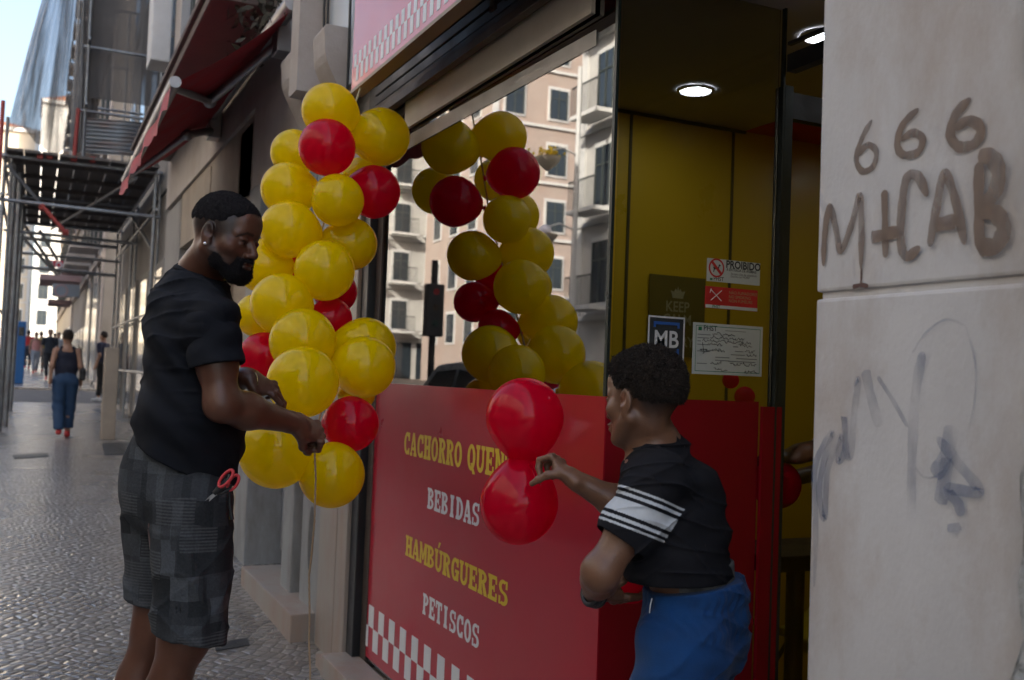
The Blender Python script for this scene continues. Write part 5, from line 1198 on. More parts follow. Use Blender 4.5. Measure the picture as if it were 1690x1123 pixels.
# hair cap
H = SDF(); H.ell(HO+HM@(np.array((0, -.016, .040))*HS), np.array((.0775, .0995, .0900))*HS, HM, .01); H.ell(HO+HM@(np.array((0, .045, .062))*HS), np.array((.052, .042, .045))*HS, HM, .02)
def hair_disp(p): return .0022*np.sin(p[..., 0]*330+2*np.sin(p[..., 1]*170))*np.sin(p[..., 1]*310+np.sin(p[..., 2]*150))*np.sin(p[..., 2]*290)
H.disp(hair_disp)
def hair_cut(p):
    q = ((p-HO)@HM)/HS; x, y, z = q[..., 0], q[..., 1], q[..., 2]; ax = np.abs(x)
    line = np.interp(y, [-.12, -.05, .0, .030, .036, .08, .12], [.028, .030, .032, .036, .060, .068, .070])+.004*np.sin(y*300)
    return (line-z)*HS
H.ops.append(('cut', hair_cut, None, None, .003))
hm = H.mesh('hair', M['hair'], man, .0028); tufts('hair_strands', hm, 9000, .0032, M['hair'], man)
# beard and moustache
Bd = SDF(); LL = lambda x, y, z: HO+HM@(np.array((x, y, z))*HS)
for x in (-1, 1):
    Bd.cone(LL(x*.0625, .010, -.040), LL(x*.055, .030, -.072), .0095, .0155, .012); Bd.cone(LL(x*.055, .030, -.072), LL(x*.022, .068, -.098), .0150, .0185, .014)
    Bd.cone(LL(x*.030, .084, -.060), LL(x*.028, .084, -.090), .010, .016, .01); Bd.cone(LL(x*.004, .103, -.0485), LL(x*.029, .088, -.056), .0056, .0062, .006)
Bd.cone(LL(-.018, .080, -.101), LL(.018, .080, -.101), .019, .019, .014); Bd.cone(LL(-.008, .093, -.086), LL(.008, .093, -.086), .011, .011, .01)
Bd.disp(lambda p: .0024*np.sin(p[..., 0]*410+2*np.sin(p[..., 2]*230))*np.sin(p[..., 1]*370)*np.sin(p[..., 2]*350)+.0012*np.sin(p[..., 2]*800)*np.sin(p[..., 0]*700))
bm_ = Bd.mesh('beard', M['hair'], man, .0026); tufts('beard_strands', bm_, 6000, .0055, M['hair'], man, (0, 0, -.5))
mm = MB(); ep = LL(.0865, .002, -.037); mm.sphere(ep, .0052, 12, 8); mm.build('earring', mk('silver_stud', (.8, .8, .82), .15, 0, 1, metal=.9), man)
# T-shirt
T_ = SDF()
T_.cone(nb-UP*.040, nb-UP*.10, .064, .090, .03, rt, 1.6); T_.cone(nb-UP*.085, shN, .062, .062, .04); T_.cone(nb-UP*.085, shF, .062, .062, .04)
T_.cone(nb-UP*.14-fw*.0, chest, .096, .114, .05, rt, 1.45); T_.cone(chest, waist, .114, .126, .06, rt, 1.36); T_.cone(waist, P(304, 800, 2.81), .130, .138, .06, rt, 1.24)
T_.ell(P(342, 715, 2.80), (.095, .10, .14), None, .06); T_.ell(P(290, 512, 2.80), (.062, .10, .10), None, .06); T_.ell(P(254, 735, 2.80), (.05, .09, .05), None, .05)
def sleeve(sh, el, r0, r1, t):
    e = sh+(el-sh)*t; T_.cone(sh, sh+(el-sh)*t*.3, r0-.003, r0-.008, .035); return e, nrm(el-sh)
eN, dN = sleeve(shN, elN, .070, .066, .54); eF, dF = sleeve(shF, elF, .070, .066, .56)
def tcut(p, e, d, q0): 
    return p
# cut the sleeve ends flat, without touching the torso
for e, d, el, in ((eN, dN, elN), (eF, dF, elF)): T_.cone(e+d*.055, e+d*.20, .0800, .080, .004, mode='sub') if False else None
T_.disp(wrinkle(.0050, [((.25, .1, 1), .13, 0, 1), ((.6, -.3, .8), .085, 1.3, .8), ((-.5, .2, 1), .10, 2.2, .7), ((0, 0, 1), .055, .5, .35)], .9))
low = lambda p: np.clip((1.02-p[..., 2])/.15, 0, 1)*np.clip((p[..., 2]-.80)/.06, 0, 1)
T_.disp(lambda p: .0062*low(p)*np.sin(p[..., 2]*105+5*(p@RH)+2.2*np.sin(p@RH*14))+.0040*low(p)*np.sin(p[..., 2]*180-14*(p@RH)))
T_.disp(lambda p: -.006*np.exp(-((p-(shN-UP*.10-RH*.10))@nrm(RH*.8+UP*.6))**2/.0004)*((p@RH) < (shN@RH+.02)))
T_.disp(creases(.0060, [((.5, .3, .8), .10, .3, (9, 4, 6)), ((-.6, .1, .8), .12, 1.4, (-8, 6, 5)), ((.1, .2, 1), .07, 2.6, (5, -9, 8)), ((.9, .4, .4), .13, .9, (4, 7, -9))]))
S2 = T_
# hem plane: higher at the back, falling to the front
pb, pf = P(221, 717, 2.8), P(383, 800, 2.8); hemd = nrm(pf-pb); hn = nrm(np.cross(hemd, FH)); hn = hn if hn[2] < 0 else -hn
S2.cut(pb+UP*.0, hn)
# sleeve hems: half-space limited to the arm's neighbourhood
def arm_cut(e, d, sh):
    def fn(p):
        v = p-e; ax = v@d; rad = np.linalg.norm(v-np.multiply.outer(ax, d), axis=-1); return np.where(rad < .094, ax, -1.0)
    return fn
S2.mesh('t_shirt', M['tee'], man, .0042, smooth=2)
for sh, e, d in ((shN, eN, dN), (shF, eF, dF)):
    V_ = SDF(); V_.cone(sh+UP*.0, e+d*.06, .069, .0670, .01); V_.cone(e, e+d*.06, .0670, .071, .03)
    V_.disp(wrinkle(.0048, [((.25, .1, 1), .09, 0, 1), ((.6, -.3, .8), .07, 1.3, .8), ((-.5, .2, 1), .08, 2.2, .7)], .9))
    V_.cut(e, d+FH*.06); V_.cone(e-d*.045, e+d*.03, .0590, .0620, .003, mode='sub'); V_.mesh('sleeve', M['tee'], man, .0036, smooth=1)
# neckband
mm = MB(); pts = []; nbc = nb-UP*.030+fw*.006; 
for i in range(29): a = 2*math.pi*i/28; pts.append(nbc+rt*.080*math.cos(a)+fw*.070*math.sin(a)+UP*(.010-.034*math.sin(a)))
mm.tube(pts, .0085, 8, False); mm.build('neckband', M['tee'], man)
# shorts
def patch_mat():
    m, t, b = new_mat('grey_patchwork_denim'); N = t.nodes; L = t.links
    tc = N.new("ShaderNodeTexCoord"); 
    du = N.new("ShaderNodeVectorMath"); du.operation = 'DOT_PRODUCT'; du.inputs[1].default_value = tuple(fw); L.new(tc.outputs['Object'], du.inputs[0])
    sp = N.new("ShaderNodeSeparateXYZ"); L.new(tc.outputs['Object'], sp.inputs[0]); cb = N.new("ShaderNodeCombineXYZ"); L.new(du.outputs['Value'], cb.inputs[0]); L.new(sp.outputs[2], cb.inputs[1])
    wn = N.new("ShaderNodeTexNoise"); wn.inputs['Scale'].default_value = 6; L.new(cb.outputs[0], wn.inputs[0]); va = N.new("ShaderNodeVectorMath"); va.operation = 'MULTIPLY_ADD'; va.inputs[1].default_value = (.03, .03, 0); L.new(wn.outputs['Color'], va.inputs[0]); L.new(cb.outputs[0], va.inputs[2])
    def brick(sc, bw, rh, off, rot, c1, c2):
        mp = N.new("ShaderNodeMapping"); mp.inputs['Rotation'].default_value = (0, 0, R_(rot)); mp.inputs['Location'].default_value = (off, off*.7, 0); L.new(va.outputs[0], mp.inputs[0])
        bk = N.new("ShaderNodeTexBrick"); bk.inputs['Scale'].default_value = sc; bk.inputs['Brick Width'].default_value = bw; bk.inputs['Row Height'].default_value = rh; bk.inputs['Mortar Size'].default_value = 0; bk.offset = .37; bk.squash = .6; bk.squash_frequency = 3
        bk.inputs['Color1'].default_value = (*c1, 1); bk.inputs['Color2'].default_value = (*c2, 1); L.new(mp.outputs[0], bk.inputs['Vector']); return bk
    b1 = brick(5.6, .42, .36, .13, 0, (.32,)*3, (1.0,)*3); b2 = brick(6.3, .30, .62, .31, 0, (.45,)*3, (1.0,)*3)
    m0 = N.new("ShaderNodeMix"); m0.data_type = 'RGBA'; m0.blend_type = 'MULTIPLY'; m0.inputs[0].default_value = 1; L.new(b1.outputs['Color'], m0.inputs[6]); L.new(b2.outputs['Color'], m0.inputs[7])
    rp = N.new("ShaderNodeMix"); rp.data_type = 'RGBA'; rp.blend_type = 'MULTIPLY'; rp.inputs[0].default_value = 1; L.new(m0.outputs[2], rp.inputs[6]); rp.inputs[7].default_value = (.085, .093, .104, 1)
    b3 = brick(5.6, .5, .40, .71, 0, (0,)*3, (1,)*3); sc_ = N.new("ShaderNodeSeparateColor"); L.new(b3.outputs['Color'], sc_.inputs[0])
    w = N.new("ShaderNodeTexWave"); w.wave_type = 'BANDS'; w.bands_direction = 'Y'; w.inputs['Scale'].default_value = 36; w.inputs['Distortion'].default_value = .6; w.inputs['Detail'].default_value = 2; L.new(cb.outputs[0], w.inputs['Vector'])
    gt = N.new("ShaderNodeMath"); gt.operation = 'GREATER_THAN'; gt.inputs[1].default_value = .66; L.new(sc_.outputs[0], gt.inputs[0])
    mu = N.new("ShaderNodeMath"); mu.operation = 'MULTIPLY'; L.new(gt.outputs[0], mu.inputs[0]); L.new(w.outputs['Fac'], mu.inputs[1]); mu2 = N.new("ShaderNodeMath"); mu2.operation = 'MULTIPLY'; mu2.inputs[1].default_value = .55; L.new(mu.outputs[0], mu2.inputs[0])
    mx = N.new("ShaderNodeMix"); mx.data_type = 'RGBA'; L.new(mu2.outputs[0], mx.inputs[0]); L.new(rp.outputs[2], mx.inputs[6]); mx.inputs[7].default_value = (.10, .104, .11, 1)
    nz = N.new("ShaderNodeTexNoise"); nz.inputs['Scale'].default_value = 170; nz.inputs['Detail'].default_value = 4; L.new(tc.outputs['Object'], nz.inputs[0]); mr = N.new("ShaderNodeMapRange"); mr.inputs['To Min'].default_value = .6; mr.inputs['To Max'].default_value = 1.45; L.new(nz.outputs[0], mr.inputs[0])
    m2 = N.new("ShaderNodeMix"); m2.data_type = 'RGBA'; m2.blend_type = 'MULTIPLY'; m2.inputs[0].default_value = 1; L.new(mx.outputs[2], m2.inputs[6]); L.new(mr.outputs[0], m2.inputs[7]); L.new(m2.outputs[2], b.inputs['Base Color'])
    b.inputs['Roughness'].default_value = .9; b.inputs['Specular IOR Level'].default_value = .2
    bp = N.new("ShaderNodeBump"); bp.inputs['Strength'].default_value = .3; bp.inputs['Distance'].default_value = .004; L.new(nz.outputs[0], bp.inputs['Height']); L.new(bp.outputs[0], b.inputs['Normal']); return m
K = SDF(); K.cone(P(306, 705, 2.81), P(292, 800, 2.82), .124, .140, .04, rt, 1.15); K.ell(P(264, 800, 2.82), (.106, .110, .135), None, .05)
K.cone(P(318, 830, 2.71), P(313, 1080, 2.70), .100, .089, .03, fw, 1.10); K.cone(P(268, 830, 2.92), P(262, 1060, 2.95), .105, .085, .03, fw, 1.08)
K.disp(creases(.0050, [((.5, .3, .8), .11, .3, (9, 4, 6)), ((-.6, .1, .8), .12, 1.4, (-8, 6, 5)), ((.9, .4, .2), .10, .9, (4, 7, -9))]))
K.disp(wrinkle(.0035, [((.1, .1, 1), .16, 0, .6), ((.7, .2, .5), .12, 1, 1), ((1, .6, .15), .09, 2, .9)], .8))
hp0, hp1 = P(218, 1010, 2.8), P(365, 1053, 2.75); K.cut(hp0, (lambda n_: n_ if n_[2] < 0 else -n_)(nrm(np.cross(nrm(hp1-hp0), FH))))
for c0, c1, r_ in ((P(313, 1000, 2.70), P(313, 1100, 2.70), .082), (P(262, 980, 2.95), P(262, 1100, 2.95), .074)): K.cone(c0, c1, r_, r_, .004, mode='sub')
K.mesh('shorts', patch_mat(), man, .0045, smooth=2)
mm = MB(); mm.tube([P(380, 800, 2.66), P(379, 830, 2.66), P(383, 858, 2.66)], .006, 6); mm.build('drawcord', M['black'], man)
mm = MB(); br = [wrF+aF*.004+(nrm(np.cross(aF, UP))*math.cos(t)*.034+UP*math.sin(t)*.026+aF*.02*math.cos(t)) for t in np.linspace(0, 2*math.pi, 26)]; mm.tube(br, .0018, 5, False); mm.build('bracelet', mk('thin_gold', (.6, .45, .2), .3, 0, 1, metal=.9), man)
for a_ in (anN, anF):
    Sh = SDF(); Sh.cone(a_-UP*.055-fw*.035, a_-UP*.062+fw*.15, .042, .036, .03, rt, 1.2); Sh.cone(a_-UP*.01, a_-UP*.05, .046, .046, .03); Sh.cut((0, 0, gz(a_[1])+.004), (0, 0, -1)); Sh.mesh('shoe', mk('dark_trainer', (.04, .04, .045), .6), man, .006)
# scissors in the pocket
sc = empty('scissors', 'red and black handled scissors tucked in the man\'s pocket', 'scissors', tuple(P(375, 800, 2.60)))
def loop(c, rx, ry, ang, r, name, mat, dd):
    c = P(*c, dd); a = R_(ang); ux = RH*math.cos(a)+UP*math.sin(a); uy = -RH*math.sin(a)+UP*math.cos(a); s_ = dd/FPX; mm = MB()
    mm.tube([c+ux*rx*s_*math.cos(t)+uy*ry*s_*math.sin(t)+FH*.004*math.sin(t) for t in np.linspace(0, 2*math.pi, 26)], r, 8, False); return mm.build(name, mat, sc)
rsc = mk('red_plastic', (.55, .04, .05), .4, .1, 20)
loop((373, 790), 17, 7, 52, .0042, 'handle', rsc, 2.555); loop((385, 797), 14, 7, 60, .0040, 'handle', rsc, 2.57); loop((369, 795), 14, 4.5, 52, .0045, 'handle', M['black'], 2.56)
mm = MB(); mm.tube([P(366, 803, 2.56), P(354, 815, 2.56)], [.010, .008], 8); mm.tube([P(383, 806, 2.57), P(362, 815, 2.565)], [.006, .005], 8); mm.build('shank', M['black'], sc)
mm = MB(); mm.prism([P(357, 811, 2.555), P(338, 827, 2.555), P(347, 818, 2.555), P(345, 828, 2.555), P(358, 817, 2.555)], FH*.003); mm.build('blade', M['alu'], sc)

# ------------------------------------------------------------ the boy
boy = empty('person', 'boy in black T-shirt with white sleeve stripes and blue shorts holding two red balloons', 'person', (1.2, 1.75, .04))
BT = frame(-62); rb, fb = BT[:, 0], BT[:, 1]
BO = P(1062, 662, 2.12); BH = frame(-43, -4, -2); BS = .845
nbb = P(1088, 726, 2.14); 
chB = P(1118, 820, 2.14); waB = P(1128, 960, 2.14); hiB = P(1142, 1030, 2.15)
shL = P(1090, 790, 2.04); elL = P(992, 944, 1.99); wrL = P(985, 978, 2.14)
shR = P(1066, 785, 2.27); elR = P(1052, 850, 2.25); wrR = P(945, 790, 2.24)
S = SDF(); Lb = head_ops(S, BO, BH, BS, .93, .95)
S.cone(Lb(0, -.022, -.055), nbb, .035, .039, .03)
S.cone(nbb-UP*.03, nbb-UP*.05, .045, .055, .04, rb, 1.4); S.cone(nbb-UP*.09, chB, .070, .072, .05, rb, 1.3); S.cone(chB, waB, .066, .062, .04, rb, 1.2); S.cone(waB, hiB, .062, .068, .04, rb, 1.15)
S.cone(shL, (shL+elL)/2, .044, .041, .03); S.cone((shL+elL)/2, elL, .041, .034, .03); S.ell(elL+RH*-.004, (.031, .031, .033), None, .015)
mL = elL*.65+wrL*.35; S.cone(elL, mL, .034, .035, .025); S.cone(mL, wrL, .035, .0235, .025)
S.cone(shR, elR, .045, .038, .03); mR = elR*.68+wrR*.32; S.cone(elR, mR, .037, .036, .025); S.cone(mR, wrR, .036, .0215, .025)
aR = nrm(P(921, 762, 2.27)-wrR); t1 = hand_ops(S, wrR, aR, nrm(RH*.75+UP*.45-FH*.35), nrm(-RH*.4-UP*.3-FH*.9), .76, ((58, 70, 25), (60, 72, 30), (72, 78, 38), (80, 82, 40)), ((.55, .45, .75), (.35, .15, .95), (.25, .05, 1.0)), .05, fr=1.05)
aL = nrm(P(1032, 990, 2.17)-wrL); t2 = hand_ops(S, wrL, aL, nrm(-UP*.85-FH*.45), nrm(-FH*.6+UP*.5), .78, ((12, 22, 15), (16, 28, 18), (20, 30, 20), (18, 26, 16)), ((.7, .5, .6), (.75, .2, .7), (.7, .1, .7)), .14, fr=1.05)
hbL, hbR = P(1120, 1060, 2.08), P(1150, 1055, 2.24)
legs = []
for h_, dx in ((hbL, -.01), (hbR, .03)):
    kb = h_.copy()+fb*.03; kb[2] = .43; ab = kb-fb*.03+RH*dx; ab[2] = gz(ab[1])+.075; legs.append((h_, kb, ab))
    S.cone(h_, kb, .066, .050, .03); cf = kb*.68+ab*.32-fb*.018; S.cone(kb, cf, .046, .046, .03); S.cone(cf, ab, .045, .030, .03); S.cone(ab-UP*.03-fb*.02, ab-UP*.045+fb*.10, .028, .022, .02, rb, 1.2)
def stubB(x, y, z):
    f = np.clip((z-.005-.25*np.clip(.03-y, 0, .05))/.03, 0, 1)*np.clip((.045-y)/.03, 0, 1)*.8
    bk = np.clip((z+.075)/.06, 0, 1)*np.clip((-.020-y)/.03, 0, 1)*.85
    return np.clip(np.maximum(f, bk), 0, .85)
def paint_boy(V):
    b = np.ones((len(V), 3)); near = np.linalg.norm(V-BO, axis=1) < .155
    if near.any(): bb = b[near]; b[near] = head_paint(V[near], BO, BH, BS, bb, stubB)
    return b
hbx = (BO-.15, BO+.15, .002)
h1 = (np.minimum(wrR, wrR+aR*.1)-.06, np.maximum(wrR, wrR+aR*.1)+.06, .0018); h2 = (np.minimum(wrL, wrL+aL*.13)-.055, np.maximum(wrL, wrL+aL*.13)+.055, .0018)
S.mesh('body', M['skin_boy'], boy, .0045, (hbx, h1, h2), paint_boy)
H = SDF(); LB = lambda x, y, z: BO+BH@(np.array((x, y, z))*BS)
H.ell(LB(0, -.018, .048), np.array((.0800, .098, .0885))*BS, BH, .01); H.ell(LB(0, -.055, .020), np.array((.062, .056, .050))*BS, BH, .02); H.ell(LB(0, .045, .082), np.array((.052, .042, .036))*BS, BH, .02)
g1_ = rng.normal(size=(900, 3)); g1_ /= np.linalg.norm(g1_, axis=1)[:, None]
def curls(p):
    w_ = p+.004*np.sin(p[..., ::-1]*140)
    a = np.sin(w_[..., 0]*430+1.5*np.sin(w_[..., 1]*210))*np.sin(w_[..., 1]*410+1.5*np.sin(w_[..., 2]*230))*np.sin(w_[..., 2]*450+1.5*np.sin(w_[..., 0]*190))
    b = np.sin(w_[..., 0]*200)*np.sin(w_[..., 1]*220+1)*np.sin(w_[..., 2]*210+2)
    q = ((p-BO)@BH)/BS; top = np.clip((q[..., 2]+.005)/.05, .15, 1)
    return -(.0065*np.abs(a)+.0035*b)*top
H.disp(curls)
def hcutB(p):
    q = ((p-BO)@BH)/BS; x, y, z = q[..., 0], q[..., 1], q[..., 2]
    line = np.interp(y, [-.12, -.07, -.03, -.012, .02, .035, .055, .12], [-.006, -.006, .004, .022, .030, .040, .066, .072])
    return (line-z)*BS
H.ops.append(('cut', hcutB, None, None, .003)); hm = H.mesh('hair', M['curls'], boy, .0023); tufts('hair_strands', hm, 14000, .0062, M['curls'], boy, w=.0010)
# boy's T-shirt
M['teeb'] = mk('faded_black_cotton', (.014, .014, .019), .85, .15, 12, .25, 500, spec=.25, sheen=.15)
T2 = SDF(); T2.cone(nbb-UP*.012, nbb-UP*.065, .046, .064, .03, rb, 1.5)
T2.cone(nbb-UP*.085, chB, .058, .080, .05, rb, 1.38); T2.cone(chB, P(1112, 900, 2.14), .080, .099, .05, rb, 1.3); T2.cone(P(1112, 900, 2.14), P(1122, 1000, 2.14), .099, .115, .05, rb, 1.22)
T2.ell(P(1150, 890, 2.14), (.040, .06, .11), None, .05)
dL = nrm(elL-shL); eL = shL+dL*.135; T2.cone(shL, eL, .056, .062, .03); dR = nrm(elR-shR); T2.cone(shR, elR+dR*.01, .060, .058, .03)
T2.disp(wrinkle(.0036, [((.2, .1, 1), .10, 0, 1), ((.6, -.3, .8), .07, 1.3, .8), ((-.5, .2, 1), .08, 2.2, .8)], .9))
T2.disp(lambda p: .0030*np.clip((1.06-p[..., 2])/.16, 0, 1)*(np.sin(p[..., 2]*150+9*(p@RH)+1.8*np.sin(p@RH*19))+.6*np.sin(p[..., 2]*95-16*(p@RH))))
T2.disp(creases(.0050, [((.5, .3, .8), .08, .3, (12, 5, 8)), ((-.6, .1, .8), .09, 1.4, (-10, 8, 7)), ((.1, .2, 1), .055, 2.6, (8, -11, 9)), ((.9, .4, .4), .10, .9, (5, 9, -11))]))
T2.cone(eL-dL*.012, eL+dL*.08, .0530, .0570, .003, mode='sub')
pb, pf = P(1208, 968, 2.05), P(1012, 964, 2.05); hn = nrm(np.cross(nrm(pf-pb), FH)); T2.cut(pb, hn if hn[2] < 0 else -hn)
def paint_tee(V):
    c = np.ones((len(V), 3)); ds_ = nrm(dL-UP*.75); t = (V-P(1060, 848, 2.0))@ds_+.096; v = V-shL; tl = v@dL; rad = np.linalg.norm(v-np.multiply.outer(tl, dL), axis=1)
    m = (rad < .074) & (tl > .02); tt = t+.0
    wht = ((tt > .082) & (tt < .110)) | ((tt > .068) & (tt < .0745)) | ((tt > .1175) & (tt < .124)) | ((tt > .1305) & (tt < .135)) | ((tt > .0565) & (tt < .061))
    side = (V-chB)@FH < .03
    c[m & wht & side] = (46, 48, 40); return c
M['teeb2'] = mk('faded_black_cotton_striped', (.012, .012, .015), .9, .15, 12, .25, 500, spec=.15, vcol=True)
lo_b, hi_b = np.minimum(shL, eL)-.09, np.maximum(shL, eL)+.09
T2.mesh('t_shirt', M['teeb2'], boy, .0040, ((lo_b, hi_b, .0019),), paint_tee, smooth=1)
mm = MB(); nc = nbb-UP*.020+fb*.004; pts = [nc+rb*.058*math.cos(a)+fb*.047*math.sin(a)+UP*(.004-.014*math.sin(a)) for a in np.linspace(0, 2*math.pi, 29)]; mm.tube(pts, .007, 8, False); mm.build('neckband', M['teeb'], boy)
# waistband of the underwear and blue shorts
U = SDF(); U.cone(P(1141, 920, 2.145), P(1143, 1010, 2.15), .090, .090, .02, rb, 1.08); U.cut(P(1143, 935, 2.05), (0, 0, 1)); U.mesh('underwear', mk('grey_printed_cotton', (.11, .11, .11), .8, .8, 26, .2, 200), boy, .004)
Q_ = SDF(); Q_.cone(P(1143, 930, 2.15), P(1145, 1040, 2.15), .107, .114, .03, rb, 1.10); Q_.ell(P(1155, 1050, 2.16), (.074, .080, .11), None, .05)
for (h_, kb, ab), rr_ in zip(legs, (.092, .090)): Q_.cone(h_-UP*.02, kb+UP*.02, rr_, .086, .03)
Q_.disp(wrinkle(.0060, [((.2, .1, 1), .13, 0, .8), ((.7, .2, .5), .09, 1, 1), ((1, .6, .15), .10, 2, .9), ((.1, .5, -.8), .06, .4, .5)], 1.3))
Q_.disp(creases(.0055, [((.5, .3, .8), .09, .3, (11, 4, 9)), ((-.6, .1, .8), .11, 1.4, (-8, 9, 7)), ((.1, .2, 1), .06, 2.6, (9, -9, 11)), ((.9, .4, .2), .10, .9, (6, 8, -12))]))
Q_.disp(lambda p: .0016*np.clip((p[..., 2]-.93)/.02, 0, 1)*np.sin((p@RH)*230+(p@FH)*230+2*np.sin(p[..., 2]*90)))
a_, b_ = P(1075, 990, 2.035), P(1212, 972, 2.035); hn = nrm(np.cross(nrm(b_-a_), FH)); Q_.cut(a_, hn if hn[2] > 0 else -hn)
Q_.cut((0, 0, .47), (0, 0, -1))
mb_ = mk('royal_blue_cotton', (.008, .050, .165), .85, .18, 16, .3, 400, spec=.2, sheen=.1)
Q_.mesh('shorts', mb_, boy, .0042, smooth=1)
mm = MB(); mm.tube([P(1076, 988, 2.055), P(1073, 1000, 2.055), P(1072, 1012, 2.055)], .0014, 5); mm.build('drawcord', M['vwhite'], boy)
# wristband
c0 = wrL+aL*-.006; e1 = nrm(np.cross(aL, UP)); e2 = nrm(np.cross(aL, e1)); mm = MB()
for s_ in (-.008, 0, .008): mm.tube([c0+aL*s_+(e1*math.cos(t)*.0335+e2*math.sin(t)*.0285) for t in np.linspace(0, 2*math.pi, 26)], .006, 8, False)
mm.build('wristband', M['black'], boy)
mm = MB(); mm.tube([tie, (tie+t1[0])/2-UP*.004, (t1[0]+t1[4])/2, (t1[0]+t1[4])/2+RH*.012-UP*.012], [.0028, .0022, .0022, .0035], 6); mm.build('balloon_string', M['br'], None, 'twisted red latex neck joining the boy\'s two balloons at his fingertips', 'balloon neck')
for (h_, kb, ab) in legs: Sh = SDF(); Sh.cone(ab-UP*.045-fb*.03, ab-UP*.05+fb*.12, .034, .029, .03, rb, 1.2); Sh.cone(ab, ab-UP*.04, .036, .038, .03); Sh.cut((0, 0, gz(ab[1])+.003), (0, 0, -1)); Sh.mesh('shoe', M['white'], boy, .006)
# ------------------------------------------------------------ people further down the pavement
def walker(label, px, footpy=None, Yd=None, h=1.65, head_deg=0, top=(.1, .1, .1), low=(.1, .1, .2), skin=(.30, .16, .10), hair=(.03, .02, .015), stride=.16, bag=None, female=False, shoes=(.5, .05, .04), sleeves=False, wide=False, arms=(0, 0), cell=.012, group=None):
    p = gp(px, footpy) if footpy else None
    if p is None: q = ony(px, 560, Yd); p = np.array((q[0], Yd, gz(Yd)+.02))
    g = p[2]; k = h/1.70; a = R_(head_deg); f = np.array((math.sin(a), math.cos(a), 0)); r = np.array((math.cos(a), -math.sin(a), 0)); Z = UP
    E_ = empty('person', label, 'person', tuple(p), group)
    def L(x, y, z): return p+r*x*k+f*y*k+Z*z*k
    S = SDF(); sk = mk('skin', skin, .5, .08, 10)
    S.ell(L(0, .01, 1.585), np.array((.073, .092, .112))*k, None, .02); S.ell(L(0, .045, 1.55), np.array((.05, .05, .07))*k, None, .02); S.ell(L(0, .105, 1.57), np.array((.012, .016, .02))*k, None, .01)
    for s in (-1, 1): S.ell(L(s*.076, 0, 1.57), np.array((.01, .02, .03))*k, None, .01)
    S.cone(L(0, 0, 1.50), L(0, -.01, 1.40), .050*k, .055*k, .03); sw = .165 if female else .19
    S.cone(L(0, 0, 1.36), L(0, 0, 1.12), .085*k, .088*k, .06, r, 1.5); S.cone(L(0, 0, 1.12), L(0, 0, .93), .085*k, .10*k, .06, r, 1.5)
    hands = []
    for s in (-1, 1):
        d = arms[0 if s < 0 else 1]; el = L(s*(sw+.05), -.04+d*.4, 1.12); wr = L(s*(sw+.06), .02+d, .90+abs(d)*.3)
        S.cone(L(s*sw, 0, 1.37), el, .045*k, .036*k, .04); S.cone(el, wr, .036*k, .025*k, .03); dn = nrm(wr-el); S.cone(wr, wr+dn*.07*k, .026*k, .028*k, .02, f, 1.3)
        for i in range(4): S.cone(wr+dn*.07*k+f*(i-1.5)*.017*k, wr+dn*.15*k+f*(i-1.5)*.015*k+f*.015, .0095*k, .008*k, .006)
        S.cone(wr+dn*.02*k+f*.02*k, wr+dn*.08*k+f*.045*k, .011*k, .009*k, .01); hands.append(wr)
    feet = []
    for s in (-1, 1):
        st = stride*s; kn = L(s*.085, st*.45+.03, .48); an = L(s*.075, st-(.05 if s < 0 else 0), .09+(.05 if s < 0 and stride > .1 else 0)); feet.append(an)
        S.cone(L(s*.09, 0, .88), kn, .085*k, .055*k, .04); S.cone(kn, kn*.65+an*.35-f*.02, .052*k, .055*k, .03); S.cone(kn*.65+an*.35-f*.02, an, .055*k, .036*k, .03); S.cone(an-Z*.04*k-f*.03, an-Z*.05*k+f*.13*k, .034*k, .027*k, .02)
    S.mesh('body', sk, E_, cell)
    H_ = SDF(); H_.ell(L(0, -.012, 1.615), np.array((.086, .10, .10))*k, None, .02)
    if female: H_.ell(L(0, -.085, 1.66), np.array((.05, .045, .045))*k, None, .03)
    H_.fn(lambda q: np.linalg.norm(q-L(0, .12, 1.54), axis=-1)-.095*k, L(0, .02, 1.44), L(0, .22, 1.64), .01, 'sub'); H_.cut(L(0, 0, 1.545), (0, 0, -1)); H_.disp(lambda q: .004*np.sin(q[..., 0]*150)*np.sin(q[..., 2]*170)); H_.mesh('hair', mk('hair', hair, .8, .4, 40), E_, cell*.8)
    T3 = SDF(); T3.cone(L(0, 0, 1.36 if not female else 1.30), L(0, 0, 1.12), .098*k, .099*k, .06, r, 1.52); T3.cone(L(0, 0, 1.12), L(0, 0, .93), .099*k, .112*k, .06, r, 1.5)
    for s in (-1, 1):
        if sleeves: e = L(s*(sw+.03), -.02, 1.20); T3.cone(L(s*sw, 0, 1.37), e, .062*k, .056*k, .03)
        else: T3.cone(L(s*.085, -.05, 1.42), L(s*.09, 0, 1.30), .026*k, .05*k, .03)
    T3.disp(wrinkle(.003, [((.3, .1, 1), .16, 0, 1), ((1, .3, .4), .12, 1, 1)])); T3.mesh('top', mk('cloth', top, .85, .15, 8, .2, 200), E_, cell)
    Q3 = SDF(); Q3.cone(L(0, 0, 1.0), L(0, -.01, .90), .108*k, .128*k, .05, r, 1.4)
    for s, an in zip((-1, 1), feet):
        st = stride*s; kn = L(s*.09, st*.45+.03, .48); Q3.cone(L(s*.09, -.01, .86), kn, .105*k, (.085 if wide else .072)*k, .04); Q3.cone(kn, an+Z*.03, (.085 if wide else .070)*k, (.080 if wide else .058)*k, .03)
    Q3.cut(L(0, 0, .14), (0, 0, -1)); Q3.cut(L(0, 0, 1.03), (0, 0, 1)); Q3.disp(wrinkle(.004, [((.3, .1, 1), .14, 0, 1), ((1, .3, .4), .12, 1, 1)])); Q3.mesh('trousers', mk('denim', low, .85, .15, 8, .2, 200), E_, cell)
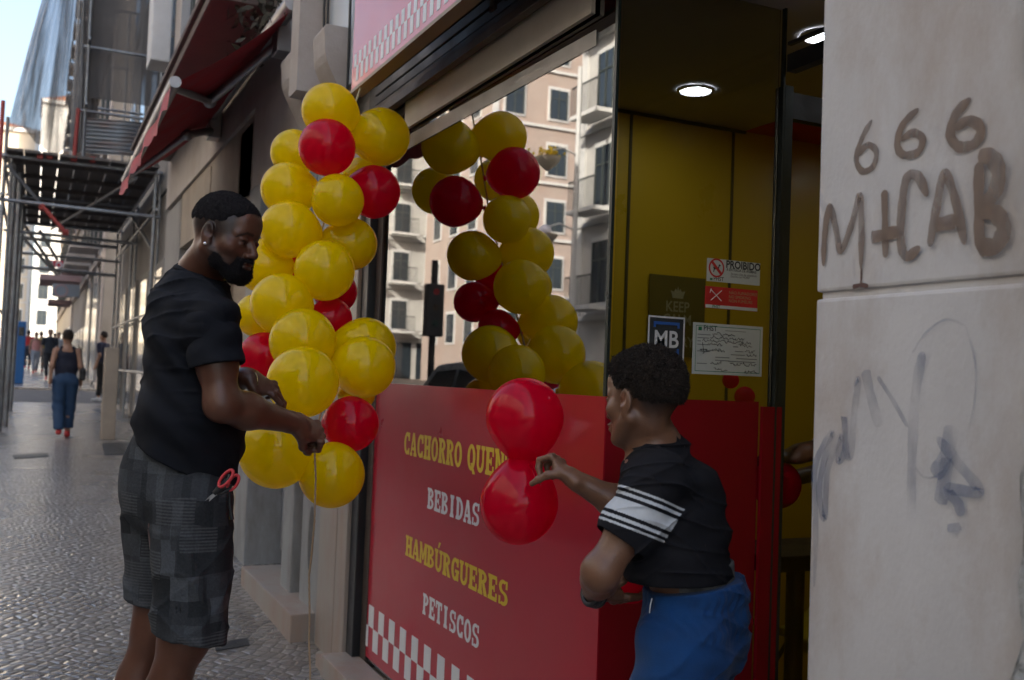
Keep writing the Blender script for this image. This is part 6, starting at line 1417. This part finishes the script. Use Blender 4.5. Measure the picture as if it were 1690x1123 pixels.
    for an in feet: F_ = SDF(); F_.cone(an-Z*.05*k-f*.035, an-Z*.055*k+f*.135*k, .040*k, .033*k, .02); F_.cone(an+Z*.0, an-Z*.04*k, .040*k, .042*k, .02); F_.cut((0, 0, an[2]-.088*k), (0, 0, -1)); F_.mesh('shoe', mk('shoe_leather', shoes, .5), E_, cell*.8)
    if bag is not None:
        c = L(.24, 0, 1.0); G = SDF(); G.box(c, np.array((.045, .13, .095))*k, np.stack([r, f, Z], 1), .03, .01); G.cone(c+Z*.05-f*.1, c+Z*.09, .03, .03, .02); b_o = empty('shoulder_bag', bag, 'bag', tuple(c)); G.mesh('pouch', mk('bag_leather', (.02, .018, .02), .5), b_o, cell*.8)
        mm = MB(); mm.tube([c+Z*.08-f*.10, L(.20, -.03, 1.38), L(.16, 0, 1.46), L(.20, .04, 1.36), c+Z*.08+f*.10], .008, 6, False); mm.build('strap', M['black'], b_o)
    return E_
walker('woman walking away in navy tank top, blue wide jeans and red shoes under the scaffold', 103, 722, h=1.60, head_deg=-3, top=(.012, .014, .03), low=(.025, .06, .125), skin=(.36, .19, .12), female=True, bag='small black handbag on the walking woman\'s right shoulder', wide=True, stride=.13, arms=(-.10, .02), shoes=(.55, .03, .03), cell=.009)
walker('person in navy T-shirt and black trousers standing by the wall beyond the scaffold', 171, Yd=25.4, h=1.66, head_deg=-60, top=(.02, .025, .06), low=(.015, .015, .018), skin=(.4, .22, .15), sleeves=True, stride=.10, shoes=(.6, .6, .6), cell=.014)
walker('dark-clad man far up the pavement in front of the crowd', 83, Yd=38, h=1.75, head_deg=175, top=(.015, .02, .03), low=(.015, .015, .02), sleeves=True, stride=.12, cell=.016)
walker('distant pedestrian in a pink top left of the dark-clad man', 60, Yd=44, h=1.65, head_deg=170, top=(.55, .25, .22), low=(.3, .32, .36), female=True, stride=.12, cell=.018)
walker('distant pedestrian in a yellowish top among the far crowd', 68, Yd=47, h=1.7, head_deg=10, top=(.5, .38, .12), low=(.25, .22, .2), sleeves=True, stride=.14, cell=.018)
walker('distant pedestrian in a red shirt beside the blue machine', 47, Yd=50, h=1.75, head_deg=0, top=(.45, .03, .03), low=(.05, .05, .07), sleeves=True, stride=.12, cell=.018)
walker('distant pedestrian in a white shirt close to the far wall', 97, Yd=48, h=1.7, head_deg=180, top=(.6, .6, .62), low=(.06, .07, .12), sleeves=True, stride=.12, cell=.018)
walker('distant pedestrian in a grey shirt furthest up the pavement', 90, Yd=62, h=1.72, head_deg=0, top=(.3, .3, .33), low=(.03, .03, .05), sleeves=True, stride=.1, cell=.02)
# ------------------------------------------------------------ the person inside the doorway, only a forearm and hand show
pin = empty('person', 'person inside the doorway, only the hand on the red balloon visible behind the pillar', 'person', (2.75, 2.1, .16))
ins = SDF(); pb_ = P(1283, 757, 3.06)
wr = P(1322, 748, 3.05); el_ = P(1392, 735, 3.15); sh_ = el_+RH*.10+UP*.27+FH*.06
ai = nrm(P(1290, 752, 3.06)-wr); hand_ops(ins, wr, ai, nrm(UP*.9-FH*.3), FH*1-UP*.1, .95, ((18, 25, 15), (20, 28, 16), (24, 30, 18), (28, 34, 20)), ((.6, .5, .5), (.8, .2, .7), (.8, .1, .9)), .2)
ins.cone(wr, wr*.4+el_*.6, .026, .04, .03); ins.cone(wr*.4+el_*.6, el_, .04, .038, .03); ins.cone(el_, sh_, .04, .052, .03)
rr2 = FH*.8+RH*.3; c_ = sh_+FH*.16+RH*.03-UP*.03; ins.cone(c_, c_-UP*.3, .11, .11, .06, nrm(rr2), 1.4); ins.cone(c_-UP*.3, c_-UP*.55, .11, .11, .05, nrm(rr2), 1.3); ins.cone(c_+UP*.02, c_+UP*.16, .055, .05, .04)
IM = frame(-100, -10, 0); IO = c_+UP*.26-RH*.02; head_ops(ins, IO, IM, .95)
for s in (-1, 1):
    hp = c_-UP*.55+nrm(rr2)*s*.09; an = hp.copy(); an[2] = .24; kn_ = (hp+an)/2; ins.cone(hp, kn_, .09, .058, .04); ins.cone(kn_, an, .055, .035, .03); ins.cone(an-UP*.04, an-UP*.045-RH*.12, .034, .028, .02)
sF = c_+nrm(rr2)*.19-UP*.02; ins.cone(sF, sF-UP*.30, .05, .04, .03); ins.cone(sF-UP*.30, sF-UP*.36-RH*.22, .04, .027, .03)
ha = nrm(-RH*1-UP*.2); hand_ops(ins, sF-UP*.36-RH*.23, ha, UP*1.0, -FH*1.0, .95, ((25, 30, 20),)*4, ((.6, .5, .5), (.8, .2, .7), (.8, .1, .9)), .1)
ins.mesh('body', M['skin_boy'], pin, .008, ((np.minimum(wr, wr+ai*.17)-.05, np.maximum(wr, wr+ai*.17)+.05, .0028),), lambda V: np.ones((len(V), 3)), smooth=1)
T5 = SDF(); T5.cone(c_, c_-UP*.3, .125, .125, .06, nrm(rr2), 1.4); T5.cone(c_-UP*.3, c_-UP*.6, .125, .13, .05, nrm(rr2), 1.3); T5.cone(sh_, sh_*.5+el_*.5, .068, .06, .03); T5.cone(sF, sF-UP*.16, .066, .06, .03); T5.cut(c_-UP*.6, (0, 0, -1)); T5.mesh('t_shirt', M['tee'], pin, .008)
T6 = SDF(); T6.cone(c_-UP*.52, c_-UP*.62, .125, .125, .04, nrm(rr2), 1.3)
for s in (-1, 1): hp = c_-UP*.6+nrm(rr2)*s*.09; an = hp.copy(); an[2] = .26; T6.cone(hp, an, .105, .065, .03)
T6.mesh('trousers', mk('dark_trousers', (.02, .02, .03), .85), pin, .009)
Hh = SDF(); Hh.ell(IO+IM@np.array((0, -.018, .045)), (.086, .086, .088), None, .02); Hh.cut(IO+UP*.01, (0, 0, -1)); Hh.mesh('hair', M['hair'], pin, .007)
for s in (-1, 1): hp = c_+nrm(rr2)*s*.09; hp[2] = .235; F_ = SDF(); F_.cone(hp-UP*.035, hp-UP*.035-RH*.14, .04, .034, .02); F_.cut((0, 0, .162), (0, 0, -1)); F_.mesh('shoe', M['dark'], pin, .008)

# ------------------------------------------------------------ traffic light mirrored beside the window jamb
p = mir(716, 500, 19.5); tl = empty('traffic_light', 'dark traffic light cluster on a post, mirrored low beside the window jamb', 'traffic light', (p[0], p[1], gz(p[1])-.13))
mm = MB(); mm.tube([(p[0], p[1], gz(p[1])-.13), (p[0], p[1], 3.9)], .07, 10); mm.build('post', M['dark'], tl)
for dx, zz in ((.0, 2.3),):
    mm = MB(); mm.box((p[0]+dx-.19, p[1]-.15, zz), (p[0]+dx+.19, p[1]+.12, zz+1.1), .03); hd = mm.build('signal_head', M['dark'], tl)
    for i, c in enumerate(((.30, .01, .01), (.05, .03, .01), (.01, .04, .03))): mm = MB(); z_ = zz+.93-.33*i; mm.tube([(p[0]+dx, p[1]-.16, z_), (p[0]+dx, p[1]-.155, z_)], .07, 16); mm.build('lens', mk('signal_lens', c, .3), hd)
